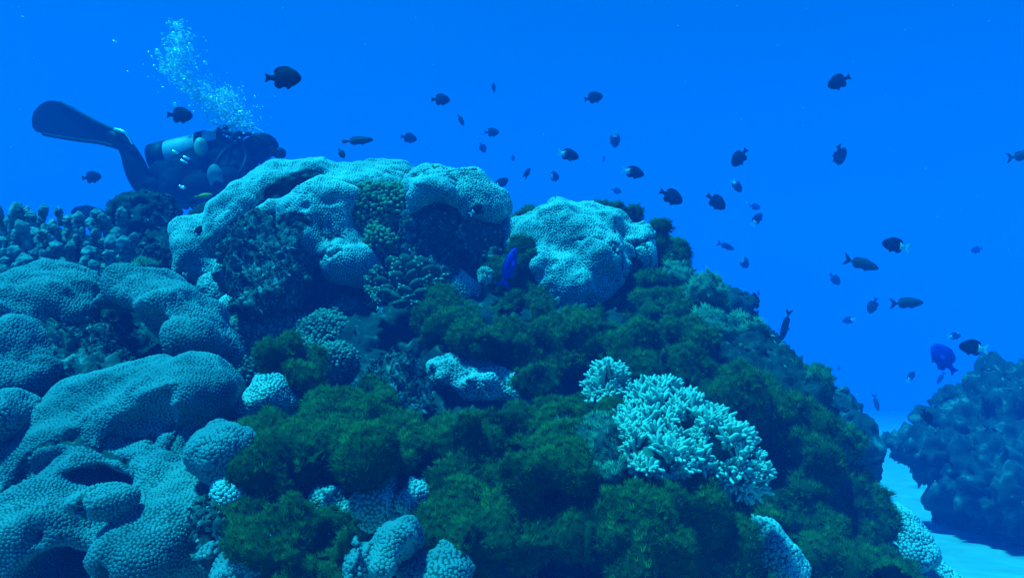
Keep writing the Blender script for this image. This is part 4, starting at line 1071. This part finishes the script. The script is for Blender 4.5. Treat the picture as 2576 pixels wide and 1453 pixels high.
def spun(name, prof, a, b, m, parent, sides=24):
    """a turned solid: profile (t along a->b in metres, radius)"""
    ax = (b - a).normalized(); q = ax.to_track_quat('Z', 'Y').to_matrix(); tv, tf = [], []
    for t, r in prof:
        for s in range(sides):
            w = 6.28318 * s / sides; tv.append(a + q @ Vector((r * math.cos(w), r * math.sin(w), t)))
    for j in range(len(prof) - 1):
        for s in range(sides):
            x, y = j * sides + s, j * sides + (s + 1) % sides; tf.append((x, y, y + sides, x + sides))
    me = bpy.data.meshes.new(name); me.from_pydata([tuple(v) for v in tv], [], tf + [tuple(range(sides))[::-1], tuple(range((len(prof) - 1) * sides, len(prof) * sides))])
    for p in me.polygons: p.use_smooth = True
    return link(name, me, m, parent)

def blobs(name, prims, h, m, parent, rough=0.006):
    V, F = surface_nets(prims, h); V, N, F = subsurf(V, F, 1)
    V = V + N * (rough * fbm(V, .07, 3, 1.3))[:, None]
    return link(name, mesh_np(name, V, F), m, parent)

def blade(name, outline, dy0, dy1, th, m, parent, u0, u1):
    n = len(outline); tv, tf = [], []
    cu = sum(p[0] for p in outline) / n; cv = sum(p[1] for p in outline) / n
    dy = lambda u: dy0 + (dy1 - dy0) * (u0 - u) / (u0 - u1)
    for s in (1, -1):
        for u, v in outline: tv.append(Q(u, v, dy(u) + s * th * .3))
        tv.append(Q(cu, cv, dy(cu) + s * th * .5))
    for k in range(n):
        k2 = (k + 1) % n
        tf += [(k, k2, n), (n + 1 + k2, n + 1 + k, 2 * n + 1), (k2, k, n + 1 + k, n + 1 + k2)]
    me = bpy.data.meshes.new(name); me.from_pydata([tuple(x) for x in tv], [], tf)
    return link(name, me, m, parent)

def diver():
    root = empty("person", (0, 0, 0), "scuba diver in a dark wetsuit swimming level behind the reef with a raised fin", "diver")
    J = {"pelvis": (455, 440, 0, .135), "waist": (505, 425, 0, .13), "chest": (565, 405, 0, .15), "collar": (610, 390, 0, .11), "neck": (634, 379, 0, .07), "head": (655, 372, 0, .108), "brow": (676, 377, 0, .096), "chin": (684, 392, 0, .05),
         "hip": (435, 450, -.10, .10), "knee": (368, 490, -.13, .074), "calf": (345, 432, -.13, .070), "ankle": (322, 375, -.12, .046), "foot": (298, 345, -.12, .038),
         "hip2": (435, 458, .10, .10), "knee2": (385, 512, .14, .072), "calf2": (345, 532, .18, .062), "ankle2": (312, 546, .2, .045), "foot2": (285, 540, .2, .036),
         "sho": (602, 412, -.17, .070), "elb": (628, 470, -.24, .050), "wri": (672, 452, -.22, .034), "palm": (690, 446, -.21, .034),
         "sho2": (606, 402, .17, .070), "elb2": (645, 455, .26, .050), "wri2": (688, 436, .24, .034), "palm2": (704, 428, .24, .034)}
    E_ = [("pelvis", "waist"), ("waist", "chest"), ("chest", "collar"), ("collar", "neck"), ("neck", "head"), ("head", "brow"), ("brow", "chin"), ("pelvis", "hip"), ("hip", "knee"), ("knee", "calf"), ("calf", "ankle"), ("ankle", "foot"),
          ("pelvis", "hip2"), ("hip2", "knee2"), ("knee2", "calf2"), ("calf2", "ankle2"), ("ankle2", "foot2"), ("chest", "sho"), ("sho", "elb"), ("elb", "wri"), ("wri", "palm"), ("chest", "sho2"), ("sho2", "elb2"), ("elb2", "wri2"), ("wri2", "palm2")]
    pts, rad, ed = [], [], []; ix = {}
    for k, (u, v, dy, r) in J.items(): ix[k] = len(pts); pts.append(Q(u, v, dy)); rad.append(r)
    ed = [(ix[a], ix[b]) for a, b in E_]
    for pal in ("palm", "palm2"):
        p = pts[ix[pal]]
        for k, (du, dv, l) in enumerate([(14, 12, .05), (26, 4, .078), (30, -3, .088), (27, -9, .08), (20, -15, .064)]):
            dr = Vector((du, -3 * (k - 2), -dv)).normalized()
            a = len(pts); pts += [p + dr * .035, p + dr * (.035 + l * .5), p + dr * (.03 + l * .5) + (dr + Vector((0, 0, -.5))).normalized() * l * .5]; rad += [.0105, .0095, .008]
            ed += [(ix[pal], a), (a, a + 1), (a + 1, a + 2)]
    body = skin_mesh("body", pts, ed, rad, 0, 2); body.materials.clear()
    link("body", body, M_SUIT, root)
    blobs("buoyancy_vest", [E(520, 436, DD, 95, 52, .25, -12, .05), E(585, 418, DD, 60, 48, .24, -12, .05), E(470, 465, DD - .12, 70, 48, .16, -10, .05), E(540, 465, DD - .1, 80, 42, .18, -10, .05), E(600, 440, DD - .1, 40, 45, .18, 0, .05), E(450, 442, DD, 62, 42, .2, -10, .05), E(470, 500, DD, 70, 26, .14, -5, .04)], .03, M_VEST, root, .02)
    blobs("vest_pocket", [E(500, 470, DD - .28, 48, 34, .06, -8, .03), E(575, 455, DD - .28, 32, 36, .06, -8, .03)], .016, M_VEST, root, .008)
    # tank, valve, hoses
    a, b = Q(390, 402, .02), Q(582, 354, .0); L = (b - a).length
    t = spun("tank", [(0, .05), (.012, .078), (.04, .086), (L - .13, .086), (L - .07, .078), (L - .03, .055), (L, .026)], a, b, M_TANK, root)
    bd = (b - a).normalized()
    spun("tank_boot", [(-.012, .06), (-.01, .09), (.085, .091), (.088, .086)], a, b, M_RUBB, root)
    for t0 in (.27, .40): spun("tank_band", [(t0, .088), (t0 + .002, .092), (t0 + .045, .092), (t0 + .047, .088)], a, b, M_RUBB, root)
    v = b + bd * .02
    spun("valve", [(0, .02), (.03, .024), (.06, .024), (.065, .012)], b - bd * .005, b + bd, M_STEEL, root, 14)
    spun("valve_knob", [(0, .012), (.01, .024), (.04, .024), (.05, .014)], v + Vector((0, -.02, .02)), v + Vector((0, -.1, .1)), M_STEEL, root, 14)
    blobs("first_stage", [E(597, 352, DD - .02, 10, 14, .03), E(603, 338, DD, 8, 9, .025)], .008, M_RUBB, root, .002)
    blobs("regulator", [E(706, 385, DD, 14, 13, .04), E(694, 384, DD, 12, 8, .03)], .010, M_RUBB, root, .002)
    blobs("mask", [E(684, 372, DD, 13, 18, .085)], .012, M_RUBB, root, .002)
    tube("hose", [Q(602, 348, -.04), Q(622, 330, -.14), Q(660, 350, -.2), Q(690, 378, -.1), Q(704, 384, -.02)], .012, M_RUBB, root)
    tube("hose", [Q(598, 356, -.05), Q(570, 372, -.26), Q(540, 410, -.32), Q(537, 440, -.32)], .011, M_RUBB, root)
    tube("hose", [Q(600, 354, .05), Q(625, 380, -.2), Q(610, 430, -.3), Q(590, 452, -.3)], .011, M_RUBB, root)
    blobs("octopus", [E(505, 360, DD - .24, 12, 14, .04), E(506, 378, DD - .24, 14, 14, .04)], .008, M_YEL, root, .001)
    blobs("gauge_console", [E(537, 428, DD - .34, 11, 16, .02, 15), E(544, 438, DD - .34, 12, 9, .02), E(532, 452, DD - .33, 5, 18, .012, 5), E(556, 448, DD - .33, 4, 14, .012, -25)], .007, M_GREY, root, .001)
    for (u0, v0, u1, v1) in ((436, 380, 448, 386), (462, 394, 477, 400), (456, 403, 473, 411)):
        tube("buckle", [Q(u0, v0, -.27), Q((u0 + u1) / 2, (v0 + v1) / 2, -.275), Q(u1, v1, -.27)], .006, M_STEEL, root)
    for (u, v) in ((456, 470), (626, 452)):
        blobs("clip", [E(u - 3, v - 2, DD - .36, 5, 3.2, .008, 35, .01), E(u + 3, v + 2, DD - .36, 5, 3.2, .008, 35, .01), E(u + 8, v + 1, DD - .36, 3, 3, .008, 0, .01)], .004, M_STEEL, root, 0)
    for (u, v, w) in ((490, 524, 9), (514, 519, 7), (535, 511, 8)):
        tube("ring", [Q(u - w, v - 6, -.1), Q(u - w * .6, v + 4, -.1), Q(u + w * .6, v + 3, -.1), Q(u + w, v - 7, -.1)], .005, M_RUBB, root)
    for u in (440, 455, 470): blobs("weight_pouch", [E(u, 515, DD - .02, 9, 14, .04, 10)], .012, M_VEST, root, .004)
    # fins
    f1 = blade("fin", [(318, 338), (300, 326), (265, 318), (238, 302), (210, 286), (185, 270), (160, 259), (135, 253), (118, 254), (98, 266), (84, 282), (80, 300), (81, 318), (90, 331), (115, 339), (150, 347), (190, 353), (230, 356), (265, 359), (290, 370), (315, 382)], -.12, .16, .02, M_RUBB, root, 318, 80)
    blobs("foot_pocket", [E(298, 348, DD - .12, 30, 17, .055, 35, .02), E(318, 366, DD - .12, 16, 16, .05, 45, .02)], .012, M_RUBB, root, .003)
    tube("fin_rail", [Q(312, 338, -.13), Q(262, 318, -.08), Q(205, 287, -.02), Q(150, 258, .06)], .010, M_RUBB, f1); tube("fin_rail", [Q(308, 376, -.13), Q(262, 359, -.08), Q(190, 353, -.01), Q(110, 338, .1)], .010, M_RUBB, f1)
    tube("heel_strap", [Q(288, 325, -.17), Q(308, 328, -.18), Q(324, 342, -.18), Q(334, 362, -.16)], .008, M_STEEL, root)
    f2 = blade("fin", [(300, 556), (285, 540), (262, 530), (235, 521), (208, 517), (188, 521), (178, 532), (180, 548), (200, 556), (240, 560)], .2, .3, .02, M_RUBB, root, 300, 178)
    tube("fin_rail", [Q(298, 548, .18), Q(262, 531, .2), Q(215, 518, .25)], .010, M_RUBB, f2)
diver()

# ------------------------------------------------------------------ exhaled bubbles
M_BUB = simple("bubble", (0.90, 0.94, 0.96), 0.15, 0.9, 0, 1, 0.35)
def bubbles():
    g = np.random.default_rng(3)
    path = [(446, 62, 26), (450, 95, 42), (452, 130, 55), (440, 165, 66), (465, 195, 62), (492, 225, 52), (530, 250, 62), (570, 235, 40), (565, 275, 75), (590, 300, 62), (610, 318, 38)]
    wts = np.array([w * w for _, _, w in path], float); wts /= wts.sum()
    def spots(n, grow=1.0):
        k = g.choice(len(path), n, p=wts); out = []
        for j in k:
            u, v, w = path[j]; a = g.random() * 6.283; r = w * .50 * abs(g.normal()) * grow
            out.append(P(u + r * math.cos(a), v + r * math.sin(a) * .75, DD - .1 + g.normal(0, .08)))
        return np.array(out)
    pts = spots(3000); sz = .0024 + .0044 * g.random(3000) ** 2
    tv = ICO1 * np.array((1.35, 1.35, .62))
    nrm = np.tile(np.array((.45, -.2, .8)), (len(pts), 1)) + g.normal(0, .3, (len(pts), 3))
    loc = pts.mean(0)
    V, F = stamp(tv, ICO1F, pts, nrm, sz)
    o = link("air_bubbles", mesh_np("air_bubbles", V - loc, F), M_BUB); o.location = loc
    o["kind"] = "stuff"; o["label"] = "rising plume of fine silvery air bubbles breathed out by the diver"
    bme = mesh_np("bubble", ICO2 * np.array((1.3, 1.2, .68)), ICO2F); bme.materials.append(M_BUB)
    big = spots(230); k = 0
    for p in big:
        b = link("bubble", bme); b.location = p; s = .006 + .009 * g.random() ** 1.5; b.scale = (s, s, s); b.rotation_euler = (g.normal(0, .3), .5 + g.normal(0, .3), g.random() * 3)
        tag(b, "larger silvery air bubble inside the diver's rising plume", "bubble", "large bubbles in the diver's plume")
    for u, v, s, lab in ((289, 104, .010, "bright stray bubble far left of the plume"), (58, 42, .006, "lone stray bubble in the upper left corner of the water"), (322, 180, .005, "faint stray bubble between the raised fin and the plume")):
        b = link("bubble", bme); b.location = P(u, v, DD); b.scale = (s * 1.3, s, s * .8); b.rotation_euler = (0, .35, 0); tag(b, lab, "bubble")
    for u, v, s in ((648, 325, .007), (655, 329, .008), (660, 333, .006)):
        b = link("bubble", bme); b.location = P(u, v, DD - .1); b.scale = (s, s, s); tag(b, "bubble leaving the diver's regulator above the head", "bubble", "bubbles just above the diver's head")
bubbles()

# ------------------------------------------------------------------ drifting specks
def specks():
    g = np.random.default_rng(21); n = 170
    pts = np.array([P(g.uniform(0, 2576), g.uniform(0, 1453), g.uniform(.45, 3.2)) for _ in range(n)])
    tv = ICO1 * np.array((1, .7, .6)); V, F = stamp(tv, ICO1F, pts, g.normal(0, 1, (n, 3)), .0003 + .0006 * g.random(n) ** 2 * pts[:, 1])
    o = link("drifting_specks", mesh_np("drifting_specks", V, F), simple("speck", (0.6, 0.62, 0.58), 0.8, 0.2)); o["kind"] = "stuff"; o["label"] = "fine pale specks drifting in the water"
specks()
